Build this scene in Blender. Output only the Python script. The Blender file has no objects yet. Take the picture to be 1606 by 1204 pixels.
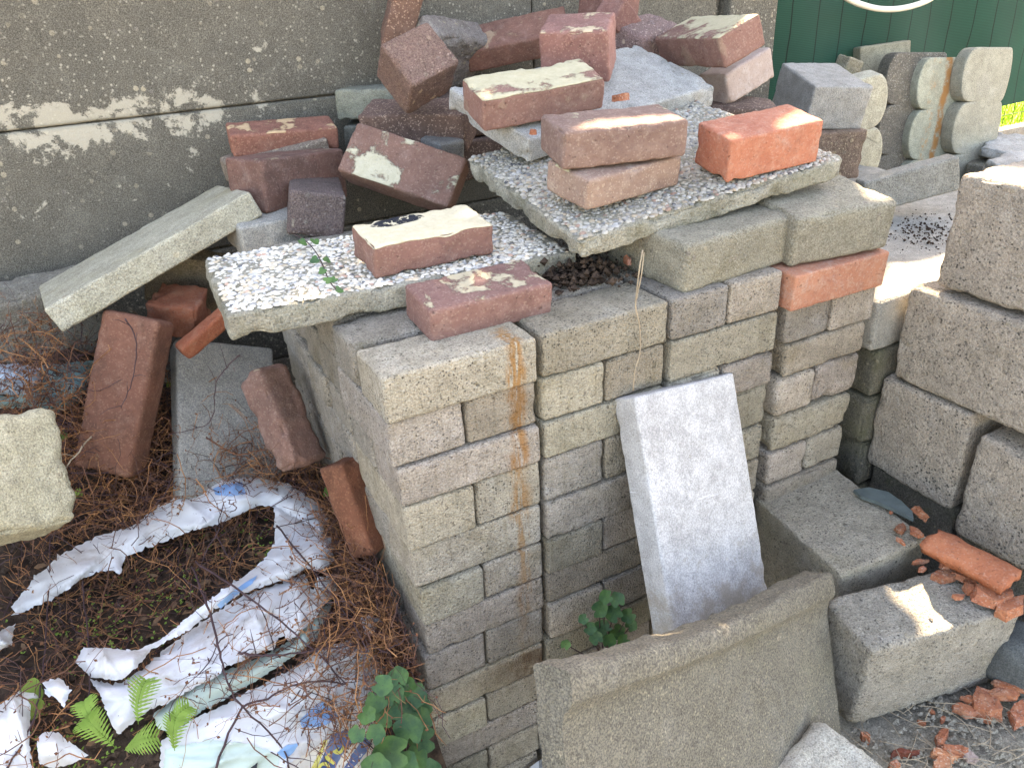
import bpy, bmesh, math, random
import numpy as np
from mathutils import Vector, Matrix, Euler
from mathutils.geometry import delaunay_2d_cdt
R = math.radians
rnd = random.Random(7)
scn = bpy.context.scene
col = scn.collection

# ------------------------------------------------------------------ camera
FX, PX, PY, PW = 1265.5, 803.0, 602.0, 1606.0
PITCH, YAW, ROLL = 0.484376, 0.473507, 0.0475675
C0 = np.array([-0.254553, -0.830617, 0.432123])
def cam_axes():
    cy, sy, cp, sp = math.cos(YAW), math.sin(YAW), math.cos(PITCH), math.sin(PITCH)
    f = np.array([sy * cp, cy * cp, -sp]); r = np.array([cy, -sy, 0.0]); d = np.cross(f, r)
    c, s = math.cos(ROLL), math.sin(ROLL)
    return c * r + s * d, -s * r + c * d, f
AX = cam_axes()
cam = bpy.data.objects.new("camera", bpy.data.cameras.new("camera"))
col.objects.link(cam)
m = Matrix.Identity(4)
for i, a in enumerate((AX[0], -AX[1], -AX[2])):
    for k in range(3):
        m[k][i] = a[k]
for k in range(3):
    m[k][3] = C0[k]
cam.matrix_world = m
cam.data.sensor_width = 36.0
cam.data.lens = 36.0 * FX / PW
cam.data.clip_start = 0.02
cam.data.clip_end = 500
scn.camera = cam

# ------------------------------------------------------------------ light
SUN_EL, SUN_AZ = R(45), R(37)          # azimuth measured from +Y towards +X (sun stands behind the wall, to the right)
w = bpy.data.worlds.new("World"); scn.world = w; w.use_nodes = True
wt = w.node_tree; wt.nodes.clear()
sky = wt.nodes.new("ShaderNodeTexSky"); sky.sky_type = 'NISHITA'; sky.sun_disc = False
sky.sun_elevation = SUN_EL; sky.sun_rotation = SUN_AZ; sky.dust_density = 2.5; sky.air_density = 1.0
bg = wt.nodes.new("ShaderNodeBackground"); bg.inputs[1].default_value = 0.15
wo = wt.nodes.new("ShaderNodeOutputWorld")
wt.links.new(sky.outputs[0], bg.inputs[0]); wt.links.new(bg.outputs[0], wo.inputs[0])
sun = bpy.data.objects.new("sun", bpy.data.lights.new("sun", 'SUN'))
sun.data.energy = 5.0; sun.data.angle = R(0.4); sun.data.color = (1.0, 0.93, 0.8)
sd = Vector((math.sin(SUN_AZ) * math.cos(SUN_EL), math.cos(SUN_AZ) * math.cos(SUN_EL), math.sin(SUN_EL)))
sun.rotation_euler = sd.to_track_quat('Z', 'Y').to_euler(); sun.location = sd * 20
col.objects.link(sun)
vs = scn.view_settings
vs.view_transform = 'Standard'; vs.look = 'None'; vs.gamma = 1.0; vs.exposure = 3.16
vs.use_white_balance = True; vs.white_balance_temperature = 8300; vs.white_balance_tint = 17

# ------------------------------------------------------------------ pixel helpers (photo pixels -> rays)
def ray(px, py):
    return ((px - PX) / FX) * AX[0] + ((py - PY) / FX) * AX[1] + AX[2]
def on(px, py, axis, val):
    d = ray(px, py); t = (val - C0[axis]) / d[axis]
    return Vector(C0 + t * d)

# ------------------------------------------------------------------ noise (vectorised value noise)
def _h(ix, iy, iz, s):
    n = (ix.astype(np.int64) * 374761393 + iy.astype(np.int64) * 668265263 + iz.astype(np.int64) * 2147483647 + s * 974711) & 0xffffffff
    n = ((n ^ (n >> 13)) * 1274126177) & 0xffffffff
    n = ((n ^ (n >> 16)) * 2246822519) & 0xffffffff
    n = n ^ (n >> 15)
    return (n & 0xffffff) / float(0xffffff)
def vnoise(P, s=0):
    P = np.asarray(P, float); i = np.floor(P).astype(np.int64); f = P - i; f = f * f * (3 - 2 * f)
    o = 0
    for dx in (0, 1):
        for dy in (0, 1):
            for dz in (0, 1):
                wgt = (f[:, 0] if dx else 1 - f[:, 0]) * (f[:, 1] if dy else 1 - f[:, 1]) * (f[:, 2] if dz else 1 - f[:, 2])
                o = o + wgt * _h(i[:, 0] + dx, i[:, 1] + dy, i[:, 2] + dz, s)
    return o
def fbm(P, s=0, oct=3):
    P = np.asarray(P, float); a, t, o = 1.0, 0.0, 0
    for k in range(oct):
        o = o + a * (vnoise(P * 2 ** k, s + k * 17) - .5); t += a; a *= .55
    return o / t * 2

# ------------------------------------------------------------------ mesh helpers
def mesh_obj(name, verts, faces, mat=None, smooth=True, parent=None):
    me = bpy.data.meshes.new(name)
    me.from_pydata([tuple(v) for v in verts], [], [tuple(f) for f in faces])
    me.update()
    if smooth:
        me.polygons.foreach_set("use_smooth", [True] * len(me.polygons))
    if mat: me.materials.append(mat)
    o = bpy.data.objects.new(name, me); col.objects.link(o)
    if parent: o.parent = parent
    return o
def tag(o, label=None, cat=None, group=None, kind=None):
    if label: o['label'] = label
    if cat: o['category'] = cat
    if group: o['group'] = group
    if kind: o['kind'] = kind
    return o
def empty(name, loc=(0, 0, 0), rot=(0, 0, 0)):
    o = bpy.data.objects.new(name, None); o.empty_display_size = .05
    o.location = loc; o.rotation_euler = rot; col.objects.link(o); return o

def axis_lattice(L, r, res):
    e = [0, r * .3, r * .65]
    n = max(2, int(math.ceil((L - 2 * r) / res)))
    mid = [r + (L - 2 * r) * k / n for k in range(n + 1)]
    return np.array(e + mid + [L - r * .65, L - r * .3, L])
def rough_box(dims, r=.004, res=.006, amp=.0012, freq=60, chip=.006, cfreq=28, cth=.62, seed=0, warp=.0, top_amp=0, taper=0):
    """a worn block: rounded edges, chipped corners, faces with a little relief; centred on the origin"""
    L = np.array(dims, float); r = min(r, L.min() * .3)
    A = [axis_lattice(L[k], r, res) for k in range(3)]
    n = [len(a) for a in A]
    idx = -np.ones(n, int)
    I, J, K = np.meshgrid(*[np.arange(k) for k in n], indexing='ij')
    surf = (I == 0) | (I == n[0] - 1) | (J == 0) | (J == n[1] - 1) | (K == 0) | (K == n[2] - 1)
    idx[surf] = np.arange(surf.sum())
    P = np.c_[A[0][I[surf]], A[1][J[surf]], A[2][K[surf]]]
    F = []
    def quads(a, b, c, d, flip):
        q = np.stack([a, b, c, d], -1).reshape(-1, 4)
        F.append(q[:, ::-1] if flip else q)
    for k, fl in ((0, False), (n[0] - 1, True)):
        s = idx[k]; quads(s[:-1, :-1], s[:-1, 1:], s[1:, 1:], s[1:, :-1], fl)
    for k, fl in ((0, True), (n[1] - 1, False)):
        s = idx[:, k]; quads(s[:-1, :-1], s[:-1, 1:], s[1:, 1:], s[1:, :-1], fl)
    for k, fl in ((0, False), (n[2] - 1, True)):
        s = idx[:, :, k]; quads(s[:-1, :-1], s[:-1, 1:], s[1:, 1:], s[1:, :-1], fl)
    F = np.concatenate(F)[:, ::-1]
    # faces were built pointing inwards for the first three; orientation fixed below
    lo, hi = np.full(3, r), L - r
    c = np.clip(P, lo, hi); d = P - c
    ln = np.linalg.norm(d, axis=1, keepdims=True); nrm = d / np.maximum(ln, 1e-9)
    Q = c + nrm * r
    off = np.array([seed * 3.17 % 91, seed * 7.31 % 83, seed * 1.93 % 77])
    dist = np.concatenate([P, L - P], 1); ds = np.sort(dist, 1)
    dmin = np.minimum(P, L - P); sg = np.where(P < L / 2, -1.0, 1.0)
    wgt = np.exp(-dmin / max(.006, r)) * sg
    dirv = wgt / np.maximum(np.linalg.norm(wgt, axis=1, keepdims=True), 1e-9)
    e2 = ds[:, 1]
    nz = fbm(Q * cfreq + off, seed, 3) * .5 + .5
    ch = np.clip((nz - cth) / (1 - cth), 0, 1) * 2.2
    Q = Q - dirv * (chip * np.minimum(ch, 1.6) * np.exp(-e2 / max(.009, chip * 1.2)))[:, None]
    Q = Q + nrm * (amp * fbm(Q * freq + off, seed + 5, 3))[:, None]
    if top_amp:
        t = nrm[:, 2] > .6
        Q[t, 2] += top_amp * fbm(Q[t] * 22 + off, seed + 9, 4)
    Q = Q - L / 2
    if warp:
        for k in range(3):
            Q[:, k] += warp * fbm(Q * 7 + off + 13 * k, seed + 3 * k, 2)
    if taper:
        Q[:, 0] *= 1 + taper * Q[:, 2] / L[2]; Q[:, 1] *= 1 + taper * Q[:, 2] / L[2]
    return Q, F[:, ::-1] if False else F
def fix_normals(o):
    bm = bmesh.new(); bm.from_mesh(o.data); bmesh.ops.recalc_face_normals(bm, faces=bm.faces); bm.to_mesh(o.data); bm.free(); return o
_seed = [0]
def block(name, dims, loc, rot, mat, label=None, cat=None, group=None, color=(1, 1, 1, 1), parent=None, **kw):
    _seed[0] += 1
    kw.setdefault('seed', _seed[0])
    V, F = rough_box(dims, **kw)
    o = fix_normals(mesh_obj(name, V, F, mat, True, parent))
    o.location = loc; o.rotation_euler = rot; o.color = color
    tag(o, label, cat, group)
    return o

def tube(verts, faces, pts, rad, sides=5):
    """append a tube along pts to verts / faces; rad is one radius or one per point"""
    pts = [Vector(p) for p in pts]; base = len(verts)
    rr = rad if isinstance(rad, (list, tuple)) else [rad] * len(pts)
    up = Vector((.3, .2, .93))
    for k, p in enumerate(pts):
        t = (pts[min(k + 1, len(pts) - 1)] - pts[max(k - 1, 0)])
        if t.length < 1e-9: t = Vector((0, 0, 1))
        t.normalize(); a = t.cross(up)
        if a.length < 1e-3: a = t.cross(Vector((1, 0, 0)))
        a.normalize(); b = t.cross(a)
        for s in range(sides):
            g = 2 * math.pi * s / sides
            verts.append(p + (a * math.cos(g) + b * math.sin(g)) * rr[k])
    for k in range(len(pts) - 1):
        for s in range(sides):
            q = base + k * sides
            faces.append((q + s, q + (s + 1) % sides, q + sides + (s + 1) % sides, q + sides + s))
    faces.append(tuple(base + s for s in range(sides))[::-1])
    faces.append(tuple(base + (len(pts) - 1) * sides + s for s in range(sides)))
def smooth_path(pts, n=4):
    pts = [Vector(p) for p in pts]; out = []
    for k in range(len(pts) - 1):
        p0, p1, p2, p3 = pts[max(k - 1, 0)], pts[k], pts[k + 1], pts[min(k + 2, len(pts) - 1)]
        for s in range(n):
            t = s / n
            out.append(.5 * ((2 * p1) + (p2 - p0) * t + (2 * p0 - 5 * p1 + 4 * p2 - p3) * t * t + (3 * p1 - p0 - 3 * p2 + p3) * t ** 3))
    out.append(pts[-1]); return out

# ------------------------------------------------------------------ materials
class NT:
    def __init__(s, name):
        s.m = bpy.data.materials.new(name); s.m.use_nodes = True; s.t = s.m.node_tree
        s.b = s.t.nodes['Principled BSDF']; s.out = s.t.nodes['Material Output']
    def n(s, ty, ins=None, **at):
        nd = s.t.nodes.new('ShaderNode' + ty)
        for k, v in at.items(): setattr(nd, k, v)
        for k, v in (ins or {}).items(): s.put(nd.inputs[k], v)
        return nd
    def put(s, sock, v):
        if isinstance(v, bpy.types.NodeSocket): s.t.links.new(v, sock)
        elif isinstance(v, bpy.types.Node): s.t.links.new(v.outputs[0], sock)
        else:
            try: sock.default_value = v
            except Exception: sock.default_value = (*v, 1.0)
    def math(s, op, a, b=0.0, c=0.0, clamp=False):
        nd = s.n('Math', operation=op, use_clamp=clamp)
        s.put(nd.inputs[0], a); s.put(nd.inputs[1], b); s.put(nd.inputs[2], c); return nd.outputs[0]
    def mix(s, fac, a, b, mode='MIX'):
        nd = s.n('Mix', data_type='RGBA', blend_type=mode)
        s.put(nd.inputs['Factor'], fac)
        for sock, v in ((nd.inputs[6], a), (nd.inputs[7], b)):
            if isinstance(v, tuple) and len(v) == 3: v = (*v, 1.0)
            s.put(sock, v)
        return nd.outputs[2]
    def noise(s, vec, scale, detail=4, rough=.6, dist=0.0):
        return s.n('TexNoise', {'Vector': vec, 'Scale': scale, 'Detail': detail, 'Roughness': rough, 'Distortion': dist}).outputs[0]
    def step(s, v, a, b):
        return s.n('MapRange', {'Value': v, 'From Min': a, 'From Max': b}, interpolation_type='SMOOTHSTEP').outputs[0]
    def coords(s):
        tc = s.n('TexCoord'); oi = s.n('ObjectInfo')
        add = s.n('VectorMath', operation='ADD'); mul = s.n('VectorMath', operation='SCALE')
        comb = s.n('CombineXYZ', {0: s.math('MULTIPLY', oi.outputs['Random'], 53.0), 1: s.math('MULTIPLY', oi.outputs['Random'], 117.0), 2: s.math('MULTIPLY', oi.outputs['Random'], 31.0)})
        s.put(add.inputs[0], tc.outputs['Object']); s.put(add.inputs[1], comb.outputs[0])
        s.tc, s.oi = tc, oi
        return add.outputs[0]
    def bump(s, h, strength=.5, dist=.002):
        b = s.n('Bump', {'Height': h, 'Strength': strength, 'Distance': dist}); s.put(s.b.inputs['Normal'], b.outputs[0])
    def done(s, colr, rough=.9, spec=.25):
        s.put(s.b.inputs['Base Color'], colr); s.put(s.b.inputs['Roughness'], rough)
        s.b.inputs['Specular IOR Level'].default_value = spec; return s.m

def concrete(name, c1, c2, dark=(.07, .06, .05), light=(.55, .5, .4), grain=330, gd=.5, gl=.35, agg=110, agg_amt=.15,
             stain=(.12, .1, .05), stain_amt=.3, pale=(.6, .58, .54), pale_amt=.25, bump=.6, rust=False, pits=.3, moss=0.0, paleworld=False, streak=False, soil=False, rband=False, foot=False):
    s = NT(name); v = s.coords()
    big = s.noise(v, 9, 5, .65); mid = s.noise(v, 42, 4, .6); fine = s.noise(v, 420, 3, .7)
    base = s.mix(s.step(big, .3, .7), c1, c2)
    base = s.mix(s.math('MULTIPLY', s.step(s.noise(v, 14, 6, .7, .6), .5, .78), pale_amt), base, pale)
    base = s.mix(s.math('MULTIPLY', s.step(s.noise(v, 6.5, 6, .7), .5, .75), stain_amt), base, stain)
    if streak:
        mp = s.n('Mapping', {'Vector': v, 'Scale': (160, 160, 14)})
        st = s.noise(mp.outputs[0], 1.0, 3, .6)
        base = s.mix(s.math('MULTIPLY', s.step(st, .5, .75), .35), base, (.26, .2, .1))
    den = s.math('ADD', .25, s.math('MULTIPLY', s.step(s.noise(v, 7, 4, .65), .36, .62), .95)); den2 = s.math('ADD', .2, s.math('MULTIPLY', s.step(s.noise(v, 8.3, 4, .65, .5), .34, .64), 1.0))
    vo = s.n('TexVoronoi', {'Vector': v, 'Scale': grain, 'Randomness': 1.0})
    sep = s.n('SeparateColor', {0: vo.outputs['Color']})
    rim = s.step(vo.outputs['Distance'], .55, .25)
    base = s.mix(s.math('MULTIPLY', s.math('MULTIPLY', s.step(sep.outputs[0], .78, .84), rim), s.math('MULTIPLY', den, gd)), base, dark)
    base = s.mix(s.math('MULTIPLY', s.math('MULTIPLY', s.step(sep.outputs[1], .8, .86), rim), s.math('MULTIPLY', den2, gl)), base, light)
    va = s.n('TexVoronoi', {'Vector': v, 'Scale': agg, 'Randomness': 1.0})
    sa = s.n('SeparateColor', {0: va.outputs['Color']})
    sel = s.math('MULTIPLY', s.math('MULTIPLY', den2, s.step(sa.outputs[0], 1 - agg_amt, 1 - agg_amt + .03)), s.step(va.outputs['Distance'], .42, .34))
    ac = s.mix(sa.outputs[1], (.5, .42, .28), (.16, .14, .13))
    base = s.mix(s.math('MULTIPLY', sel, .75), base, ac)
    pit = s.step(s.noise(v, 190, 2, .5), .66, .74)
    base = s.mix(s.math('MULTIPLY', pit, pits), base, (.05, .045, .035))
    base = s.mix(s.math('MULTIPLY', s.step(mid, .62, .38), .42), base, s.mix(.5, base, (.03, .025, .02)))
    base = s.mix(s.step(fine, .3, .72), s.mix(.42, base, (.0, .0, .0)), s.mix(.2, base, light))
    f2 = s.noise(v, 165, 3, .75); base = s.mix(s.math('MULTIPLY', s.step(f2, .57, .72), gd), base, dark)
    if moss:
        mz = s.step(s.noise(v, 17, 6, .75), .45, .7)
        base = s.mix(s.math('MULTIPLY', mz, moss), base, (.11, .11, .05))
    if paleworld:
        gp = s.n('NewGeometry'); sx = s.n('SeparateXYZ', {0: gp.outputs['Position']})
        nn = s.noise(gp.outputs['Position'], 22, 9, .72, .2)
        dz = s.math('ABSOLUTE', s.math('SUBTRACT', sx.outputs[2], .175))
        band = s.math('MULTIPLY', s.step(dz, .085, .01), s.step(s.math('ADD', sx.outputs[0], s.math('MULTIPLY', sx.outputs[2], -.2)), .32, -.18))
        n3 = s.noise(gp.outputs['Position'], 6, 3, .6); thr = s.step(s.math('ADD', s.math('ADD', nn, s.math('MULTIPLY', s.math('SUBTRACT', n3, .5), .5)), s.math('MULTIPLY', band, .215)),   .65, .715)
        base = s.mix(s.math('MULTIPLY', thr, .62), base, (.56, .50, .38))
        ln = s.step(s.math('ABSOLUTE', s.math('SUBTRACT', sx.outputs[2], .181)), .012, .002)
        base = s.mix(s.math('MULTIPLY', ln, .3), base, (.1, .1, .08))
    if rust:
        gp = s.n('NewGeometry'); sx = s.n('SeparateXYZ', {0: gp.outputs['Position']})
        nn = s.noise(gp.outputs['Position'], 26, 4, .6)
        mp = s.n('Mapping', {'Vector': gp.outputs['Position'], 'Scale': (130, 130, 16)}); n2 = s.noise(mp.outputs[0], 1.0, 4, .65)
        dx = s.math('ABSOLUTE', s.math('SUBTRACT', s.math('ADD', sx.outputs[0], s.math('MULTIPLY', s.math('SUBTRACT', nn, .5), .04)), .178))
        run = s.math('MULTIPLY', s.step(dx, .02, .003), s.step(sx.outputs[2], -.72, -.12))
        run = s.math('MULTIPLY', run, s.step(sx.outputs[1], .07, .03))
        run = s.math('MULTIPLY', run, s.step(n2, .38, .55))
        base = s.mix(s.math('MULTIPLY', run, .8), base, (.33, .15, .03))
        dx2 = s.math('MULTIPLY', s.step(sx.outputs[0], .07, .19), s.step(sx.outputs[0], .215, .205))
        zb = s.math('MULTIPLY', s.step(sx.outputs[2], -.605, -.595), s.step(sx.outputs[2], -.54, -.55))
        base = s.mix(s.math('MULTIPLY', s.math('MULTIPLY', dx2, zb), s.math('MULTIPLY', s.step(nn, .2, .6), .85)), base, (.085, .045, .022))
    if rband:
        so = s.n('SeparateXYZ', {0: s.tc.outputs['Object']}); n4 = s.noise(v, 9, 4, .6); n5 = s.noise(v, 40, 5, .7)
        bx = s.math('ABSOLUTE', s.math('SUBTRACT', s.math('ADD', so.outputs[0], s.math('MULTIPLY', s.math('SUBTRACT', n4, .5), .05)), .058))
        base = s.mix(s.math('MULTIPLY', s.math('MULTIPLY', s.step(bx, .016, .005), s.step(n5, .3, .5)), .9), base, (.33, .14, .04))
        bx2 = s.math('ABSOLUTE', s.math('SUBTRACT', so.outputs[0], .015))
        base = s.mix(s.math('MULTIPLY', s.math('MULTIPLY', s.step(bx2, .02, .005), s.step(n5, .5, .62)), .6), base, (.4, .2, .08))
    if foot:
        so = s.n('SeparateXYZ', {0: s.tc.outputs['Object']}); n4 = s.noise(v, 22, 6, .72)
        fm = s.math('ADD', s.math('MULTIPLY', s.step(so.outputs[2], .04, -.2), .34), n4)
        base = s.mix(s.math('MULTIPLY', s.step(fm, .62, .84), .7), base, (.27, .23, .17))
        mp = s.n('Mapping', {'Vector': v, 'Scale': (7, 7, 130), 'Rotation': (.3, 1.1, .4)}); sc = s.step(s.noise(mp.outputs[0], 1.0, 2, .5), .72, .76)
        base = s.mix(s.math('MULTIPLY', sc, .5), base, (.8, .8, .8))
        base = s.mix(s.math('MULTIPLY', s.step(s.noise(v, 12, 5, .7), .63, .74), .55), base, (.36, .34, .31))
    if soil:  # dark soil tone added near the stack to cut bounced light
        gp = s.n('NewGeometry'); sx = s.n('SeparateXYZ', {0: gp.outputs['Position']}); nn = s.noise(gp.outputs['Position'], 5, 5, .65)
        m1 = s.step(s.math('ADD', sx.outputs[0], s.math('MULTIPLY', s.math('SUBTRACT', nn, .5), .35)), .46, .30)
        m1 = s.math('MULTIPLY', m1, s.step(s.math('ADD', sx.outputs[1], s.math('MULTIPLY', nn, .5)), -1.15, -.75))
        base = s.mix(m1, base, (.05, .035, .024))
    tint = s.mix(1.0, base, s.oi.outputs['Color'], 'MULTIPLY')
    h = s.math('ADD', s.math('MULTIPLY', s.noise(v, 260, 4, .75), 1.0), s.math('ADD', s.math('MULTIPLY', sel, .25), s.math('MULTIPLY', pit, -.9)))
    h = s.math('ADD', h, s.math('MULTIPLY', vo.outputs['Distance'], -.5))
    s.bump(h, bump, .0048)
    return s.done(tint, .92)

def brick(name, c1, c2, c3, mortar=0.0, mth=.5, mscale=16, mcol=(.52, .45, .3), all_sides=0.0, soot=.25, bump=.75, pits=.5, grit=.16, pale=.25, tar=False):
    s = NT(name); v = s.coords()
    big = s.noise(v, 11, 5, .65); mid = s.noise(v, 55, 5, .65)
    base = s.mix(s.step(big, .32, .68), c1, c2)
    base = s.mix(s.math('MULTIPLY', s.step(mid, .45, .75), .6), base, c3)
    base = s.mix(s.math('MULTIPLY', s.step(s.noise(v, 19, 6, .7), .55, .8), soot), base, (.04, .03, .027))
    base = s.mix(s.math('MULTIPLY', s.step(s.noise(v, 23, 7, .75, .3), .52, .75), pale), base, (.42, .33, .28))
    vo = s.n('TexVoronoi', {'Vector': v, 'Scale': 430.0}); sep = s.n('SeparateColor', {0: vo.outputs['Color']})
    base = s.mix(s.math('MULTIPLY', s.step(sep.outputs[0], .86, .9), grit), base, (.55, .42, .32))
    base = s.mix(s.math('MULTIPLY', s.step(sep.outputs[1], .84, .88), grit), base, (.05, .03, .03))
    pit = s.step(s.noise(v, 150, 3, .6), .64, .72)
    base = s.mix(s.math('MULTIPLY', pit, pits), base, (.05, .028, .022))
    h = s.math('ADD', s.noise(v, 300, 4, .7), s.math('MULTIPLY', pit, -.8))
    h = s.math('ADD', h, s.math('MULTIPLY', mid, 1.2))
    if mortar:
        sn = s.n('SeparateXYZ', {0: s.tc.outputs['Normal']})
        up = s.step(sn.outputs[2], .45, .7)
        mn = s.noise(v, mscale, 7, .6, .25)
        mk = s.math('MULTIPLY', s.step(s.math('ADD', mn, s.math('MULTIPLY', s.math('SUBTRACT', s.noise(v, 130, 4, .7), .5), .12)), mth - .01, mth + .05), s.math('MAXIMUM', up, s.math('MULTIPLY', all_sides, s.step(mn, mth + .1, mth + .12))))
        mk = s.math('MULTIPLY', mk, mortar)
        mc = s.mix(s.noise(v, 60, 5, .7), (mcol[0] * .72, mcol[1] * .7, mcol[2] * .62), (mcol[0] * 1.2, mcol[1] * 1.2, mcol[2] * 1.25))
        base = s.mix(mk, base, mc)
        h = s.math('ADD', h, s.math('MULTIPLY', mk, s.math('ADD', 1.6, s.math('MULTIPLY', s.noise(v, 70, 4, .7), 1.5))))
    if tar:
        pos = s.n('SeparateXYZ', {0: s.tc.outputs['Object']})
        dx = s.math('DIVIDE', s.math('ADD', pos.outputs[0], .028), .042); dy = s.math('DIVIDE', s.math('SUBTRACT', pos.outputs[1], .028), .0135)
        rr = s.math('ADD', s.math('MULTIPLY', dx, dx), s.math('MULTIPLY', dy, dy))
        tm = s.math('MULTIPLY', s.step(rr, 1.15, .8), s.step(s.noise(v, 95, 4, .7), .40, .47))
        tm = s.math('MULTIPLY', tm, s.step(pos.outputs[2], .0, .01))
        base = s.mix(tm, base, (.018, .02, .026))
    tint = s.mix(1.0, base, s.oi.outputs['Color'], 'MULTIPLY')
    s.bump(h, bump, .0025)
    return s.done(tint, .88)

def plain(name, c, rough=.8, noise_scale=30, var=.25, bump=0, c2=None, spec=.3, trans=0, sss=None):
    s = NT(name); v = s.coords(); n_ = s.noise(v, noise_scale, 5, .65)
    c2 = c2 or tuple(x * (1 - var) for x in c)
    b = s.mix(s.step(n_, .3, .7), c, c2)
    b = s.mix(1.0, b, s.oi.outputs['Color'], 'MULTIPLY')
    if bump: s.bump(s.noise(v, noise_scale * 4, 4, .7), bump, .002)
    s.done(b, rough, spec)
    if trans:
        tr = s.n('BsdfTranslucent', {'Color': b}); mx = s.n('MixShader', {0: trans, 1: s.b.outputs[0], 2: tr.outputs[0]})
        s.put(s.out.inputs['Surface'], mx.outputs[0])
    return s.m

def M_attr(name, attr='Col', rough=.6):
    s = NT(name); v = s.coords(); a = s.n('Attribute', attribute_name=attr)
    b = s.mix(s.math('MULTIPLY', s.step(s.noise(v, 200, 4, .6), .35, .7), .3), a.outputs['Color'], (.2, .18, .15))
    s.bump(s.noise(v, 500, 3, .6), .15, .001); return s.done(b, rough, .35)

paver_m = concrete('paver_concrete', (.60, .53, .425), (.50, .44, .35), grain=300, gd=.8, gl=.8, agg=150, agg_amt=.06, stain=(.29, .225, .11), stain_amt=.75, pale=(.70, .665, .60), pale_amt=.75, bump=1.1, moss=.15, rust=True, pits=.5, streak=True)
big_m = concrete('coarse_block_concrete', (.55, .455, .345), (.46, .385, .295), grain=200, gd=.9, gl=.75, agg=95, agg_amt=.2, stain=(.15, .125, .085), stain_amt=.55, pale_amt=.35, bump=1.0, pits=.95)
big2_m = concrete('open_block_concrete', (.42, .375, .29), (.33, .295, .22), grain=230, gd=.85, gl=.55, agg=90, agg_amt=.08, stain=(.26, .215, .11), stain_amt=.5, pale_amt=.3, bump=1.0, pits=.95)
cap_m = concrete('weathered_paver_concrete', (.33, .30, .215), (.26, .235, .165), grain=260, gd=.5, gl=.45, agg=95, agg_amt=.06, stain=(.2, .165, .08), stain_amt=.5, pale_amt=.2, bump=.7, pits=.4)
slab_m = concrete('grey_slab_concrete', (.50, .50, .47), (.40, .40, .37), grain=300, gd=.4, gl=.4, agg=100, agg_amt=.05, stain=(.33, .29, .19), stain_amt=.45, pale_amt=.35, bump=.55, pits=.3)
lean_m = concrete('leaning_slab_concrete', (.40, .385, .32), (.31, .295, .235), grain=280, gd=.5, gl=.45, agg=70, agg_amt=.1, stain=(.3, .27, .15), stain_amt=.5, pale_amt=.35, bump=.7, pits=.3)
white_m = concrete('smooth_pale_concrete', (.62, .605, .575), (.51, .495, .47), grain=420, gd=.12, gl=.1, agg=120, agg_amt=.02, stain=(.42, .40, .37), stain_amt=.35, pale=(.79, .785, .77), pale_amt=.4, bump=.3, pits=.35, foot=True)
edge_m = concrete('edging_concrete', (.44, .42, .32), (.36, .34, .255), grain=300, gd=.35, gl=.3, agg=120, agg_amt=.04, stain=(.3, .26, .15), stain_amt=.4, pale_amt=.3, bump=.35, pits=.25)
edger_m = concrete('rusty_edging_concrete', (.46, .45, .35), (.38, .37, .28), grain=300, gd=.3, gl=.3, agg=120, agg_amt=.04, stain=(.36, .2, .09), stain_amt=.5, pale_amt=.3, bump=.35, pits=.25, rband=True)
edged_m = concrete('pebbly_edging_concrete', (.2, .175, .135), (.14, .12, .095), grain=240, gd=.6, gl=.7, agg=90, agg_amt=.3, stain_amt=.3, pale_amt=.1, bump=1, pits=.6)
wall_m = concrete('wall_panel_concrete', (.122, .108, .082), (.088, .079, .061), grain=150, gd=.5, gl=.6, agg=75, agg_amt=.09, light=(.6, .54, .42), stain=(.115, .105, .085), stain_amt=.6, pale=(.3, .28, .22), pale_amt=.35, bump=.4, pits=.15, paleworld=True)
tile_m = concrete('pebble_slab_concrete', (.46, .43, .33), (.36, .33, .245), grain=200, gd=.45, gl=.5, agg=100, agg_amt=.06, stain=(.12, .115, .06), stain_amt=.8, pale=(.66, .6, .45), pale_amt=.6, bump=.9, pits=.4, moss=.45)
ground_m = concrete('ground_surface', (.48, .43, .33), (.33, .30, .23), grain=160, gd=.5, gl=.4, agg=50, agg_amt=.1, stain=(.2, .175, .135), stain_amt=.8, pale=(.6, .54, .4), pale_amt=.8, bump=.9, pits=.5, soil=True)
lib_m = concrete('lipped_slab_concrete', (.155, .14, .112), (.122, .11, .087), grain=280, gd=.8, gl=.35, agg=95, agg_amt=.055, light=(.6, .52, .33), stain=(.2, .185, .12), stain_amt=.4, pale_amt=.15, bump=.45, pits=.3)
dark_m = concrete('dark_old_concrete', (.17, .155, .12), (.12, .11, .085), grain=220, gd=.4, gl=.3, stain_amt=.5, pale_amt=.15, bump=.8, moss=.5)  # old concrete with a dark base tone
grey_m = concrete('dense_grey_concrete', (.26, .265, .255), (.2, .205, .2), grain=320, gd=.3, gl=.3, agg=120, agg_amt=.03, stain=(.15, .14, .12), stain_amt=.3, pale_amt=.2, bump=.4, pits=.2)
aggb_m = concrete('reddish_aggregate_block', (.20, .135, .11), (.145, .102, .085), grain=190, gd=.3, gl=.55, agg=75, agg_amt=.2, stain_amt=.3, pale=(.3, .22, .2), pale_amt=.3, bump=.9, light=(.55, .45, .35))
conglo_m = concrete('pebbly_block', (.34, .29, .26), (.24, .19, .165), grain=150, gd=.5, gl=.8, agg=75, agg_amt=.5, stain_amt=.3, pale_amt=.3, bump=1.0)

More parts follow.
